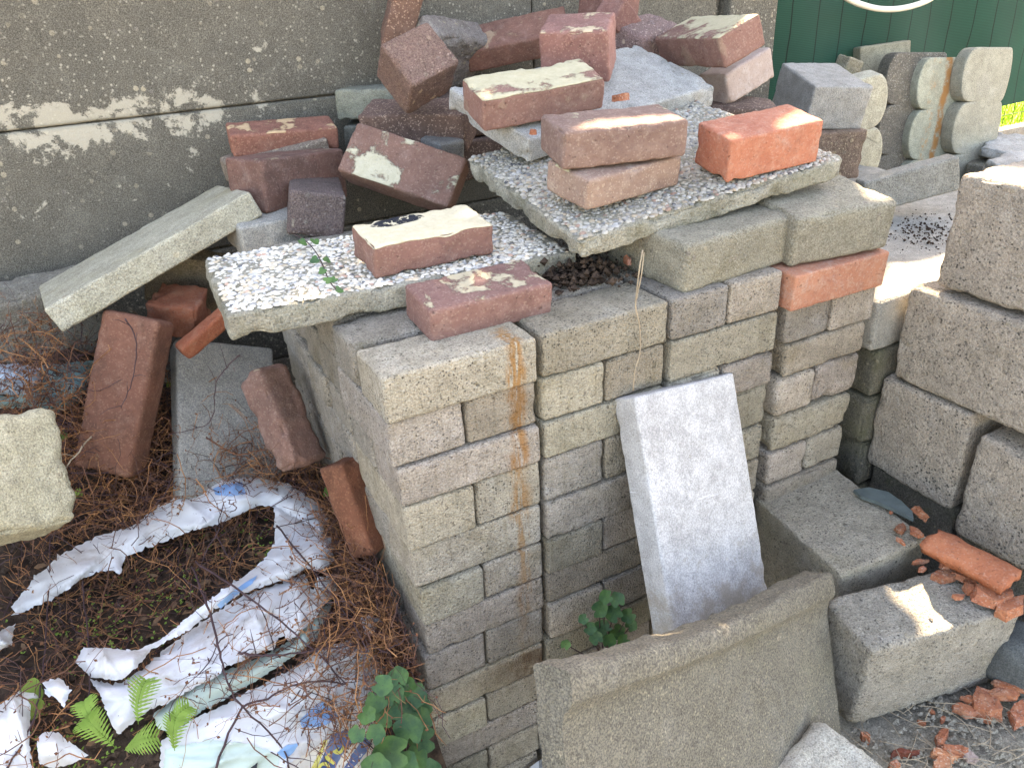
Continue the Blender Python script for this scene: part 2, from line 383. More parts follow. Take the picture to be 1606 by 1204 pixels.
b_red = brick('red_brick', (.215, .112, .09), (.165, .088, .071), (.28, .16, .13), mortar=.85, mth=.535, mscale=20)
b_brown = brick('brown_red_brick', (.215, .128, .098), (.165, .095, .075), (.27, .18, .14), mortar=.75, mth=.62, pale=.3)
b_cream = brick('brick_with_mortar_top', (.24, .12, .095), (.19, .1, .075), (.3, .16, .12), mortar=1.0, mth=.18, mcol=(.62, .54, .37), tar=True)
b_half = brick('brick_half_mortar', (.25, .13, .10), (.2, .105, .08), (.31, .18, .14), mortar=1.0, mth=.47, mscale=9, mcol=(.5, .44, .29), all_sides=.15)
b_patch = brick('brick_patchy_mortar', (.205, .112, .082), (.16, .088, .066), (.26, .15, .112), mortar=1.0, mth=.505, mscale=13, mcol=(.5, .46, .33))
b_orange = brick('orange_brick', (.44, .165, .095), (.36, .125, .075), (.50, .27, .18), soot=.3, pale=.45, pits=.5)
b_old = brick('old_reddish_brick', (.22, .12, .09), (.15, .09, .07), (.28, .17, .13), mortar=.5, mth=.58, all_sides=.6, soot=.45, pale=.4)
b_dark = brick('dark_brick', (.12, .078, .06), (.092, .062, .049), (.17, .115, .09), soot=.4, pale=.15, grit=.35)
b_pale = brick('pinkish_grey_brick', (.40, .32, .27), (.33, .25, .21), (.46, .4, .36), soot=.1, pale=.5)
b_shard = brick('broken_terracotta', (.40, .145, .068), (.32, .105, .052), (.50, .25, .14), soot=.5, pale=.45, pits=.4, grit=.3)

# ------------------------------------------------------------------ setting: ground, heap surface, sky comes from the world
def smooth01(t):
    t = np.clip(t, 0, 1); return t * t * (3 - 2 * t)
def ground_z(x, y):
    x = np.asarray(x, float); y = np.asarray(y, float)
    up = np.maximum(smooth01((x - .28) / .3), smooth01((y - .9) / .3))
    z = -.86 + .225 * up
    P = np.c_[x.ravel() * 9, y.ravel() * 9, np.zeros(x.size)]
    return z + (.012 * fbm(P, 3, 4)).reshape(x.shape)
gx = np.concatenate([[-60, -25, -10, -5, -3], np.arange(-2, 4.01, .03), [5, 8, 14, 30, 60]])
gy = np.concatenate([[-60, -25, -10, -5], np.arange(-3, 2.51, .03), [3, 4, 6, 10, 25, 60]])
GX, GY = np.meshgrid(gx, gy, indexing='ij')
GZ = ground_z(GX, GY)
ii = np.arange(GX.size).reshape(GX.shape)
q = np.stack([ii[:-1, :-1], ii[1:, :-1], ii[1:, 1:], ii[:-1, 1:]], -1).reshape(-1, 4)
tag(mesh_obj('ground', np.c_[GX.ravel(), GY.ravel(), GZ.ravel()], q, ground_m), kind='structure')

# ------------------------------------------------------------------ concrete panel wall
WY = 1.02
wall = tag(empty('concrete_wall', (0, WY, -.62)), 'weathered grey concrete panel wall with pale flaking patches behind the brick pile', 'wall')
def panel(x0, x1, z0, z1, y=0, t=.05, name='panel'):
    _seed[0] += 1
    V, F = rough_box((x1 - x0, t, z1 - z0), r=.006, res=.05, amp=.0008, chip=.003, seed=_seed[0])
    o = fix_normals(mesh_obj(name, V, F, wall_m, True, wall)); o.location = ((x0 + x1) / 2, y + t / 2, (z0 + z1) / 2 + .62); return o
zs = [-.62, -.41, -.115, .1795, .475, .77]
for k in range(5):
    panel(-3.2, -.72, zs[k] + .0025, zs[k + 1])
    panel(-.60, .795, zs[k] + .0025, zs[k + 1])
    panel(.80, 1.372, zs[k] + .0025, zs[k + 1], y=.004)
panel(1.405, 1.58, -.62, .755, y=-.012, t=.11, name='post')
panel(-.722, -.598, -.62, .755, y=.03, t=.11, name='post')
panel(1.374, 1.403, -.62, .745, y=.03, t=.05, name='joint_strip')

# ------------------------------------------------------------------ green shade-net fence
def net_mat():
    s = NT('green_shade_cloth'); v = s.coords()
    sp = s.n('SeparateXYZ', {0: s.tc.outputs['Object']})
    weave = s.n('TexWave', {'Vector': v, 'Scale': 62.0, 'Distortion': .6, 'Detail': 1.0}, bands_direction='Z').outputs[1]
    b = s.mix(s.noise(v, 5, 4), (.004, .034, .022), (.009, .06, .04))
    b = s.mix(s.math('MULTIPLY', weave, .5), b, (.0015, .016, .01))
    fr = s.math('FRACT', s.math('MULTIPLY', s.math('ADD', sp.outputs[0], s.math('MULTIPLY', s.noise(v, 3, 2), .05)), 9.0))
    ln = s.step(s.math('ABSOLUTE', s.math('SUBTRACT', fr, .5)), .03, .012)
    b = s.mix(s.math('MULTIPLY', ln, .95), b, (.001, .006, .004))
    s.done(b, .7, .2)
    tr = s.n('BsdfTranslucent', {'Color': b}); mx = s.n('MixShader', {0: .10, 1: s.b.outputs[0], 2: tr.outputs[0]})
    tp = s.n('BsdfTransparent', {'Color': (1, 1, 1, 1)}); m2 = s.n('MixShader', {0: .0, 1: mx.outputs[0], 2: tp.outputs[0]})
    s.put(s.out.inputs['Surface'], m2.outputs[0]); return s.m
NY = 1.12
net = tag(empty('shade_net_fence', (2.6, NY, -.62)), 'dark green shade netting tied to a wire mesh fence right of the concrete wall', 'fence')
xs = np.linspace(1.5, 5.2, 120); zz = np.linspace(-.14, .56, 24)
X, Z = np.meshgrid(xs, zz, indexing='ij')
Yn = .012 * np.sin(X * 5.2 + 1) + .01 * np.sin(X * 13 + Z * 4) + .012 * (Z + .14)
ii = np.arange(X.size).reshape(X.shape)
q = np.stack([ii[:-1, :-1], ii[1:, :-1], ii[1:, 1:], ii[:-1, 1:]], -1).reshape(-1, 4)
mesh_obj('shade_cloth', np.c_[X.ravel() - 2.6, Yn.ravel(), Z.ravel() + .62], q, net_mat(), True, net)
wire_m = plain('dark_wire', (.02, .03, .025), .5)
v_, f_ = [], []
for k in range(64):
    x = 1.6 + k * .055; tube(v_, f_, [(x - 2.6, .03, .0), (x - 2.6, .03, 1.17)], .0011, 4)
for k in range(12):
    z = .03 + k * .1; tube(v_, f_, [(-1.1, .032, z), (2.6, .032, z)], .0011, 4)
mesh_obj('wire_mesh', v_, f_, wire_m, True, net)
_seed[0] += 1
V, F = rough_box((3.7, .05, .36), res=.06, seed=4)
o = fix_normals(mesh_obj('kerb_board', V, F, big_m, True, net)); o.location = (.75, .03, .2)

lawn_m = plain('lawn_green', (.3, .42, .05), .9, 60, .3, c2=(.2, .32, .03))
LX, LY = np.meshgrid(np.linspace(1.6, 9, 90), np.linspace(1.2, 6, 60), indexing='ij')
LZ = -.3 + .02 * fbm(np.c_[LX.ravel() * 4, LY.ravel() * 4, LX.ravel() * 0], 5).reshape(LX.shape) + .035 * (LY - 1.2)
ii = np.arange(LX.size).reshape(LX.shape)
q = np.stack([ii[:-1, :-1], ii[1:, :-1], ii[1:, 1:], ii[:-1, 1:]], -1).reshape(-1, 4)
tag(mesh_obj('lawn', np.c_[LX.ravel(), LY.ravel(), LZ.ravel()], q, lawn_m), kind='structure')
v_, f_ = [], []
for k in range(6000):
    x, y = rnd.uniform(2.4, 4.6), rnd.uniform(1.22, 2.2)
    z = -.3 + .035 * (y - 1.2); h = rnd.uniform(.03, .08); a = rnd.uniform(0, 6.3); b = len(v_)
    dx, dy = .003 * math.cos(a), .003 * math.sin(a); lx, ly = rnd.uniform(-.03, .03), rnd.uniform(-.03, .03)
    v_ += [(x - dx, y - dy, z), (x + dx, y + dy, z), (x + lx, y + ly, z + h)]; f_.append((b, b + 1, b + 2))
tag(mesh_obj('grass', v_, f_, lawn_m, False), 'sunlit yellow green grass beyond the net fence', 'grass', kind='stuff')

# hose hanging in front of the net
hose_m = plain('pale_hose_plastic', (.62, .6, .5), .55, 20, .12, spec=.4)
v_, f_ = [], []
hp = smooth_path([on(1262, -150, 1, 1.09), on(1280, -80, 1, 1.03), on(1300, -38, 1, .98), on(1325, -5, 1, .98), on(1362, 11, 1, .98), on(1398, 15, 1, .98), on(1434, 9, 1, .98), on(1466, -6, 1, .98), on(1490, -38, 1, .98), on(1512, -80, 1, 1.03), on(1530, -150, 1, 1.09)], 8)
tube(v_, f_, hp, .0085, 12)
tag(mesh_obj('hose', v_, f_, hose_m), 'cream garden hose hanging in a loop in front of the green net', 'hose')

# ------------------------------------------------------------------ the neat stack of grey pavers
CZ = [0, -.067, -.135, -.195, -.27, -.339, -.406, -.468, -.54, -.6, -.665, -.72, -.785, -.85]
ORD = ['top', 'second', 'third', 'fourth', 'fifth', 'sixth', 'seventh', 'eighth', 'ninth', 'tenth', 'eleventh', 'twelfth', 'thirteenth']
COLN = ['first', 'second', 'third', 'fourth']
SG = 'grey concrete pavers of the neat stack'
CX = [(-.001, .2115), (.2165, .4255), (.4310, .6435), (.6620, .8640)]
# left edge of the first column leans a little from course to course
LEFT = [-.006, -.004, .001, .003, .007, .010, .012, .006, .004, .002, -.002, -.002, 0]
RIGHT0 = [.210, .2115, .2125, .2125, .2135, .2125, .2115, .2105, .208, .199, .197, .194, .190]
def pcol():
    a = rnd.uniform(.72, 1.14); return (a * rnd.uniform(1.0, 1.06), a, a * rnd.uniform(.90, 1.03), 1)
def paver(x0, x1, y0, y1, k, label, rough=0, zt=None, zb=None, mat=None, colr=None, chip=.004):
    zt = CZ[k] if zt is None else zt; zb = CZ[k + 1] if zb is None else zb
    g = .0034
    dims = (x1 - x0 - g, y1 - y0 - g, zt - zb - g * .8)
    o = block('paver', dims, ((x0 + x1) / 2 + rnd.uniform(-.001, .001), (y0 + y1) / 2 + rnd.uniform(-.0025, .0025), (zt + zb) / 2),
              (rnd.uniform(-.004, .004), 0, rnd.uniform(-.008, .008)), mat or paver_m, label, 'paver', SG, colr or pcol(),
              r=.005 + .006 * rough, amp=.0011 + .002 * rough, chip=chip + .008 * rough, cth=.6 - .1 * rough, warp=.001 * rough, res=.0075)
    return o
for c in range(4):
    for k in range(13):
        if c == 3 and (k == 0 or k > 7): continue
        if c == 2 and k > 9: continue
        x0, x1 = CX[c]
        if c == 0: x0, x1 = LEFT[k], RIGHT0[k]
        if c == 1 and k >= 8: x0, x1 = x0 - .006 - .004 * (k - 8), x1
        if c == 3: x0, x1 = x0 + (.008 if k == 2 else 0), x1 - .0045 * max(0, k - 1)
        stretcher = (k % 2 == 0) if c < 2 else ((k % 2 == 1) if c == 2 else (k % 2 == 0))
        yj = rnd.uniform(-.002, .003)
        rough = 1 if (c == 3 and k in (3, 4)) else (.4 if c >= 2 and k > 1 else 0)
        where = f'{ORD[k]} course from the top, {COLN[c]} column of the stack' if k else f'top course, {COLN[c]} column of the stack'
        if stretcher:
            paver(x0, x1, yj, .1 + yj, k, f'long grey paver face, {where}', rough)
        else:
            mid = (x0 + x1) / 2 + (-.008 if (c == 3 and k == 3) else 0)
            paver(x0, mid, yj, .205 + yj, k, f'left short paver end, {where}', rough)
            paver(mid, x1, yj + .001, .206 + yj, k, f'right short paver end, {where}', rough)
# left flank of the stack, further back
ROWN = ['', 'second', 'third', 'fourth', 'fifth', 'sixth']
for k in range(9):
    x0, x1 = LEFT[k] + rnd.uniform(-.004, .002), RIGHT0[k]
    if k % 2 == 0:
        for rj in range(1, 6):
            y = rj * .103
            paver(x0 + .003 * rj * (k % 3 == 0) + rnd.uniform(-.005, .004), x1, y + .002, y + .099, k, f'grey paver on the left flank, {ORD[k]} course, {ROWN[rj]} row back', .25, colr=tuple(c_ * rnd.uniform(.75, 1.0) for c_ in [1]) * 3 + (1,))
    else:
        for rj in range(1, 3):
            y = rj * .208
            paver(x0 + .004 * rj + rnd.uniform(-.005, .004), (x0 + x1) / 2, y + .002, y + .203, k, f'long paver side on the left flank, {ORD[k]} course, {ROWN[rj]} row back', .25, colr=tuple(c_ * rnd.uniform(.75, 1.0) for c_ in [1]) * 3 + (1,))
paver(.2165, .4255, .103, .203, 0, 'grey paver with black soil on it, behind the second column, top course', .2)

# ------------------------------------------------------------------ loose blocks: location, rotation, size (solved against the photograph)
FIT = {
    'K1': ((0.5619, 0.1184, 0.0362), (0.0230, -0.0071, 0.0811), (0.2207, 0.2000, 0.0763)),
    'K2': ((0.7701, 0.0965, 0.0446), (0.1037, -0.0033, -0.0997), (0.1952, 0.2000, 0.0811)),
    'O1': ((0.7534, 0.0354, -0.0364), (0.0316, 0.0131, 0.0166), (0.2087, 0.1000, 0.0593)),
    'P1': ((0.1267, 0.3118, 0.0234), (0.0056, 0.0130, -0.0598), (0.5142, 0.2697, 0.0390)),
    'P2': ((0.5797, 0.2726, 0.1160), (0.1169, -0.1081, -0.0553), (0.4845, 0.4011, 0.0352)),
    'R1': ((0.1805, 0.1048, 0.0222), (0.1045, -0.0000, -0.0048), (0.1816, 0.0890, 0.0499)),
    'R2': ((0.1667, 0.2565, 0.0695), (0.1256, -0.0030, 0.0162), (0.1896, 0.0893, 0.0492)),
    'R3': ((0.2816, 0.6163, 0.0901), (0.8792, 0.2954, -0.7586), (0.2209, 0.1010, 0.0565)),
    'R4': ((0.4508, 0.4144, 0.2296), (0.2605, -0.0685, -0.1117), (0.2205, 0.0965, 0.0546)),
    'R5': ((0.4542, 0.1861, 0.1934), (0.0860, 0.0044, -0.2074), (0.1928, 0.1027, 0.0544)),
    'R6': ((0.4533, 0.1804, 0.1394), (0.1330, -0.0251, 0.1066), (0.1851, 0.0986, 0.0469)),
    'R7': ((0.6820, 0.1220, 0.1642), (0.1537, -0.0669, -0.1052), (0.1681, 0.0884, 0.0662)),
    'R8': ((0.9332, 0.5435, 0.2674), (0.3644, -0.0580, -1.6312), (0.2149, 0.1031, 0.0616)),
    'G1': ((0.6162, 0.5028, 0.1968), (0.2944, -0.0608, 0.1865), (0.4811, 0.2228, 0.0440)),
    'G2': ((1.4490, 0.7004, 0.0917), (0.1798, 0.0671, -0.3294), (0.1541, 0.1958, 0.1059)),
    'BL1': ((0.1280, 0.8889, 0.1314), (0.1405, 0.0287, -0.1096), (0.2103, 0.0868, 0.0452)),
    'BL2': ((0.1024, 0.8668, 0.0913), (0.0652, -0.1468, 0.1226), (0.1996, 0.0955, 0.0512)),
    'BL3': ((0.1007, 0.7744, 0.0705), (-0.0414, 0.1008, 0.4937), (0.2114, 0.1002, 0.0966)),
    'BL4': ((0.1252, 0.7029, 0.0347), (0.2114, 0.0358, 1.3307), (0.2099, 0.0996, 0.0809)),
    'BL6': ((0.3927, 0.9479, 0.1662), (-0.0619, -0.0087, -0.5871), (0.2120, 0.1547, 0.0615)),
    'BLd': ((0.3754, 0.7597, 0.1399), (0.1732, 0.0005, -0.6725), (0.2153, 0.1000, 0.0784)),
    'T1': ((0.3510, 0.6800, 0.2570), (0.7959, -0.2880, 0.1484), (0.1090, 0.1000, 0.0920)),
    'T4': ((0.6093, 0.5227, 0.2826), (0.2345, -0.0033, -0.7239), (0.1255, 0.1048, 0.0916)),
    'T3': ((0.6885, 0.9060, 0.2689), (0.5482, -0.1492, -0.5125), (0.2352, 0.0934, 0.0566)),
    'T2': ((0.5171, 0.9306, 0.2542), (-0.8815, 0.1761, 0.4647), (0.2059, 0.1356, 0.0737)),
    'R9': ((1.0570, 0.5687, 0.1871), (0.2478, -0.0920, -1.3906), (0.0410, 0.1423, 0.0656)),
    'W2': ((1.3347, 0.3246, -0.0419), (-0.0377, -0.2164, -0.4382), (0.2072, 0.0477, 0.0745)),
    'L1': ((-0.1805, 0.7693, -0.0201), (-0.1488, -0.3343, 0.1103), (0.3914, 0.2587, 0.0477)),
    'L2': ((-0.2849, 0.5918, -0.2096), (-0.4748, 0.1887, -0.6810), (0.1060, 0.0580, 0.2750)),
    'L3': ((-0.1329, 0.5905, -0.3135), (-0.8150, 0.3752, 0.0384), (0.1850, 0.0500, 0.3100)),
    'L4': ((-0.0563, 0.4232, -0.2469), (-0.5650, 0.2516, 0.5482), (0.0784, 0.0596, 0.1805)),
    'B5': ((0.7469, -0.0864, -0.5401), (0.0589, -0.0469, -0.0829), (0.1834, 0.2168, 0.2000)),
    'B6': ((0.7043, -0.2876, -0.5421), (0.0343, 0.0417, -0.1760), (0.2791, 0.1109, 0.1607)),
    'S1': ((0.4295, -0.0881, -0.3330), (-0.4263, 0.1465, 0.1259), (0.2117, 0.0457, 0.4256)),
    'LE': ((0.2669, -0.3385, -0.4199), (-0.4501, 0.3754, 0.2372), (0.5980, 0.0271, 0.2989)),
}
def fitted(key, name, mat, label, cat, group=None, color=(1, 1, 1, 1), **kw):
    loc, rot, dims = FIT[key]
    return block(name, dims, loc, rot, mat, label, cat, group, color, **kw)
BR = dict(r=.006, amp=.0016, chip=.007, res=.006, warp=.0015)
RB = 'loose red bricks on the pile'
fitted('K1', 'paver', cap_m, 'thick worn grey paver capping the third column under the pebble slab', 'paver', r=.009, amp=.0018, chip=.007, res=.006)
fitted('K2', 'paver', cap_m, 'thick worn grey paver on the orange brick, right end of the stack', 'paver', r=.008, amp=.0018, chip=.007, res=.006)
fitted('O1', 'brick', b_orange, 'salmon orange brick laid flat under the thick paver in the fourth column', 'brick', color=(.95, 1.12, 1.15, 1), r=.004, amp=.001, chip=.004)
fitted('R1', 'brick', b_red, 'red brick with a dished top lying on the front left pavers', 'brick', RB, **BR)
fitted('R2', 'brick', b_cream, 'brick with cream mortar top and black tar smear on the pebble slab', 'brick', RB, top_amp=.004, **BR)
fitted('R3', 'brick', b_patch, 'tilted dark red brick with patches of cream mortar on its face', 'brick', RB, **BR)
fitted('R4', 'brick', b_half, 'brown brick half covered in cream mortar lying across the grey slab', 'brick', RB, top_amp=.002, **BR)
fitted('R5', 'brick', b_brown, 'brown red brick with a sunlit front edge, upper of two stacked on the pebble slab', 'brick', RB, color=(1.05, 1.1, 1.1, 1), **BR)
fitted('R6', 'brick', b_brown, 'pinkish brown brick, lower of two stacked on the pebble slab', 'brick', RB, color=(1.35, 1.5, 1.45, 1), **BR)
fitted('R7', 'brick', b_orange, 'bright orange cracked brick with a chipped corner on the pebble slab', 'brick', RB, r=.004, amp=.0018, chip=.006, res=.005, cth=.6)
fitted('R8', 'brick', b_half, 'red brick with mortar streaks, topmost of the leaning stack by the wall end', 'brick', RB, color=(.95, .95, .95, 1), **BR)
loc, rot, dims = FIT['R9']
block('brick', (.075, .16, .066), (loc[0] - .012, loc[1] + .004, loc[2]), rot, b_pale, 'pinkish grey brick under the streaked red brick by the wall end', 'brick', RB, **BR)
block('brick', (.16, .12, .07), (1.03, .545, .105), (.1, .1, -.5), b_dark, 'dark broken chunk beneath the pinkish grey brick', 'brick', RB, r=.01, amp=.003, chip=.016, res=.006, warp=.004)
fitted('G1', 'concrete_slab', slab_m, 'light grey concrete slab lying tilted under the bricks on the pile', 'slab', r=.005, amp=.0012, chip=.014, cth=.55, res=.007)
fitted('G2', 'concrete_block', slab_m, 'pale grey concrete cube standing on a red block before the net', 'block', r=.005, amp=.0015, chip=.005, color=(.9, .87, .84, 1))
block('brick', (.16, .19, .12), (1.445, .69, -.035), (.05, .02, -.33), aggb_m, 'reddish block supporting the pale grey cube', 'block', color=(1.25, 1.15, 1, 1), **BR)
fitted('BL1', 'brick', b_red, 'clean red brick against the wall, topmost of the left back heap', 'brick', RB, color=(1.25, 1.0, .85, 1), **BR)
fitted('BL2', 'brick', aggb_m, 'grey mottled brick below the clean red brick by the wall', 'brick', RB, color=(1.6, 1.7, 1.6, 1), **BR)
fitted('BL3', 'brick', b_old, 'dark red brick wedged under the clean red brick', 'brick', RB, color=(.8, .75, .75, 1), **BR)
fitted('BL4', 'block', aggb_m, 'purplish pebbly paver standing behind the left pebble slab', 'paver', color=(.9, .92, 1, 1), **BR)
fitted('BL6', 'paver', lean_m, 'greenish grey paver against the wall behind the dark bricks', 'paver', color=(.75, .8, .75, 1), **BR)
block('paver', (.2, .15, .065), (.39, .945, .095), (0, 0, -.5), lean_m, 'grey paver lying under the greenish paver by the wall', 'paver', color=(.55, .58, .58, 1), **BR)
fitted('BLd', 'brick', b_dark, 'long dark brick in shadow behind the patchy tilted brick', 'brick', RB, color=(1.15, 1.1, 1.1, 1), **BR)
fitted('T1', 'block', aggb_m, 'reddish pebbly paver cube tipped on its corner, upper left of the pile', 'block', color=(1.25, 1.05, 1.0, 1), **BR)
fitted('T4', 'block', b_red, 'pink topped red paver cube at the top of the pile', 'block', color=(1.25, 1.15, 1.15, 1), **BR)
fitted('T3', 'brick', b_old, 'tilted red brick with a mossy underside leaning by the wall', 'brick', RB, color=(1.0, .85, .8, 1), **BR)
fitted('T2', 'block', conglo_m, 'pebbly conglomerate block by the wall at the top edge', 'block', r=.014, amp=.004, chip=.012, res=.005, freq=110)
block('brick', (.06, .12, .16), on(632, 12, 1, .93), (.25, .35, -.3), b_dark, 'dark red brick standing on end behind the conglomerate block', 'brick', RB, color=(1.4, 1.2, 1.1, 1), **BR)
block('brick', (.12, .08, .15), on(955, 12, 1, .84), (-.3, .5, .2), b_red, 'red brick leaning on the wall behind the pink cube', 'brick', RB, color=(.85, .75, .7, 1), **BR)
block('brick', (.09, .06, .06), on(968, 32, 1, .74), (.2, .6, .4), b_red, 'small red brick lump just behind the pink cube', 'brick', RB, color=(1.05, .95, .95, 1), **BR)
block('brick', (.14, .09, .055), on(1010, 58, 1, .72), (.3, -.1, .35), aggb_m, 'purplish broken brick on the grey slab behind the pink cube', 'brick', RB, color=(1.4, 1.25, 1.35, 1), r=.01, amp=.003, chip=.012, warp=.003)
block('paver', (.06, .07, .05), on(694, 236, 1, .68), (.1, 0, .2), grey_m, 'small grey stone peeking out behind the patchy tilted brick', 'stone', color=(.9, .88, .85, 1), **BR)
block('paver', (.13, .1, .06), on(420, 358, 1, .69), (.1, 0, .1), grey_m, 'flat grey stone between leaning slab and left pebble slab', 'stone', color=(1.5, 1.45, 1.35, 1), **BR)
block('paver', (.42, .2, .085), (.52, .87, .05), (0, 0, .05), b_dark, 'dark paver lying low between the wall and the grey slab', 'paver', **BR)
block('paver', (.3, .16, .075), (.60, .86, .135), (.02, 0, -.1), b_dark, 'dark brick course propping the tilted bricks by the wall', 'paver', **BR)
fitted('W2', 'concrete_kerb', lean_m, 'long grey kerb piece lying tilted right of the stack', 'kerb', r=.006, amp=.001, chip=.004)

# left side
fitted('L1', 'concrete_slab', lean_m, 'long grey slab leaning diagonally against the wall at the left', 'slab', color=(1.45, 1.4, 1.25, 1), r=.005, amp=.0012, chip=.005, res=.008)
fitted('L2', 'brick', b_old, 'old red brick standing on end with a mossy patch below the leaning slab', 'brick', color=(.85, .66, .54, 1), r=.009, amp=.0018, chip=.008, warp=.002)
fitted('L3', 'concrete_slab', grey_m, 'dull grey slab leaning behind the dry stems', 'slab', color=(1.25, 1.2, 1.1, 1), r=.008, amp=.0012, chip=.005)
fitted('L4', 'brick', b_old, 'weathered pinkish brick leaning on the left flank of the stack', 'brick', color=(1.05, 1.02, 1.0, 1), r=.012, amp=.0025, chip=.012, cth=.5, warp=.003)
block('brick', (.06, .05, .15), on(562, 792, 1, .2), (-.45, .2, .55), b_old, 'dark orange brick standing at the foot of the left flank', 'brick', color=(.9, .6, .42, 1), **BR)
block('concrete_block', (.5, .12, .15), (-.53, .915, -.16), (.05, -.02, .04), conglo_m, 'pebbly concrete footing along the wall, far left', 'block', color=(1.0, 1.05, .95, 1), r=.015, amp=.005, chip=.012, freq=70, res=.008)
block('stone', (.2, .14, .17), on(-48, 765, 1, .34), (-.5, .35, .5), lean_m, 'pale cream rough stone at the left edge', 'stone', color=(1.5, 1.4, 1.15, 1), r=.012, amp=.004, chip=.012, cth=.5, warp=.008)
block('brick', (.09, .08, .07), on(282, 487, 1, .7), (.2, .2, -.5), b_orange, 'broken orange brick end in the gap under the leaning slab', 'brick', color=(.6, .55, .5, 1), r=.006, amp=.004, chip=.014, cth=.5)
block('concrete_slab', (.16, .05, .11), on(300, 436, 1, .8), (.2, .3, -.3), dark_m, 'dark brown slab behind the left end of the pebble slab', 'slab', color=(1.2, 1.05, .9, 1), **BR)
block('brick', (.13, .03, .03), on(330, 515, 1, .6), (.1, -.45, .2), b_orange, 'narrow orange tile strip in the shadow below the pebble slab', 'tile', color=(.7, .6, .5, 1), **BR)

# right side: coarse blocks
BB = 'coarse concrete blocks of the right hand wall'
CB = dict(r=.009, amp=.0024, freq=85, chip=.007, cth=.5, res=.008, warp=.003)
def xb(x0, x1, y0, y1, z0, z1, label, mat=big_m, name='concrete_block', rz=0, group=BB, color=(1, 1, 1, 1), **kw):
    d = dict(CB); d.update(kw)
    return block(name, (x1 - x0, y1 - y0, z1 - z0), ((x0 + x1) / 2, (y0 + y1) / 2, (z0 + z1) / 2), (0, 0, rz), mat, label, 'block', group, color, **d)
xb(.945, 1.17, -.46, -.045, -.078, .108, 'topmost coarse block of the right wall with its sunlit upper side')
xb(.930, 1.16, -.44, -.008, -.258, -.084, 'long coarse block in the middle of the right wall, with black pits')
xb(.930, 1.15, -.168, .012, -.455, -.264, 'short coarse block at the bottom left of the right wall')
xb(.925, 1.15, -.44, -.186, -.485, -.288, 'coarse block at the bottom right of the right wall beside the roof tile')
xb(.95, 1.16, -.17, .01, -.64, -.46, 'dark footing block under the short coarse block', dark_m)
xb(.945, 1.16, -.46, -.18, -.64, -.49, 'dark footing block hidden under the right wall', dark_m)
fitted('B5', 'concrete_block', big2_m, 'flat topped concrete block tucked into the corner between stack and right wall', 'block', color=(1.15, 1.13, 1.1, 1), r=.006, amp=.0016, chip=.006, res=.006)
fitted('B6', 'concrete_block', big2_m, 'big speckled concrete block with a dark left side, lower right', 'block', color=(1.1, 1.1, 1.12, 1), r=.008, amp=.0022, freq=110, chip=.007, res=.006)
# second, lower stack behind the right wall
S2 = 'dark slabs stacked behind the right wall'
for k in range(5):
    z1 = -.112 - k * .1; nm = ['sunlit grey slab on top of the low stack', 'second dark slab of the low stack', 'third dark slab of the low stack', 'fourth dark slab of the low stack', 'lowest dark slab of the low stack'][k]
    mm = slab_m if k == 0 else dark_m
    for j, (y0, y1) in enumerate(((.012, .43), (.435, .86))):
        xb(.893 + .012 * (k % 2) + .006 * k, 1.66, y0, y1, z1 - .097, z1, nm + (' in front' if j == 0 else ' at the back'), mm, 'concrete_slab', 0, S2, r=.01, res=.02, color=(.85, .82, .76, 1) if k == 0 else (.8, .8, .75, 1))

# the pale smooth slab leaning on the stack
fitted('S1', 'concrete_slab', white_m, 'smooth pale grey slab leaning upright against the stack', 'slab', r=.004, amp=.0006, chip=.005, res=.007)

# ------------------------------------------------------------------ lipped slab in front (profile swept along its length)
loc, rot, dims = FIT['LE']
Lx, Th, Hz = dims; nseg = 130
prof = [(-.004, Hz / 2 - .002), (-.008, Hz / 2 - .006), (-.008, Hz / 2 - .032), (-.006, Hz / 2 - .037), (.002, Hz / 2 - .045), (.006, Hz / 2 - .055), (.0075, Hz / 2 - .07)]
prof += [(.008, Hz / 2 - .07 - (Hz * 1.05 - .07) * k / 40) for k in range(1, 41)]
back = [(.040, -Hz / 2 - .012 + Hz * k / 40) for k in range(0, 40)] + [(.040, Hz / 2 - .004), (.036, Hz / 2)]
top = [(.036 - .04 * k / 9, Hz / 2) for k in range(1, 9)]
ring = prof + back + top
V = []
for k in range(nseg + 1):
    t = k / nseg; x = -Lx / 2 + Lx * t
    for (y, z) in ring:
        up = max(0.0, min(1.0, (z - (Hz / 2 - .06)) / .05))
        V.append((x, y - .018, z - up * .016 * math.sin(math.pi * min(1, t * 1.05)) ** 1.2))
V = np.array(V)
ntop = len(ring) - len(top) - 3
rgi = np.tile(np.arange(len(ring)), nseg + 1)
istop = (rgi >= ntop)
V[istop, 2] += .007 * (fbm(V[istop] * 34, 8, 4) - .15)
V[:, 1] += .0012 * fbm(V * 60, 21, 3); V[:, 2] += .001 * fbm(V * 60, 22, 3)
lipe = (rgi <= 2); V[lipe, 2] -= .004 * np.clip(fbm(V[lipe] * 40, 31, 3), 0, 1)
endn = np.minimum(V[:, 0] + Lx / 2, Lx / 2 - V[:, 0]) < .004
V[endn, 0] += .004 * fbm(V[endn] * 50, 41, 3)
F = []
nr = len(ring)
for k in range(nseg):
    for s in range(nr):
        F.append((k * nr + s, k * nr + (s + 1) % nr, (k + 1) * nr + (s + 1) % nr, (k + 1) * nr + s))
F.append(tuple(range(nr))[::-1]); F.append(tuple(nseg * nr + s for s in range(nr)))
o = fix_normals(mesh_obj('lipped_slab', V, F, lib_m, True)); o.location = loc; o.rotation_euler = rot
bm = bmesh.new(); bm.from_mesh(o.data)
for e in bm.edges:
    if len(e.link_faces) == 2 and e.calc_face_angle(0) > .9: e.smooth = False
bm.to_mesh(o.data); bm.free()
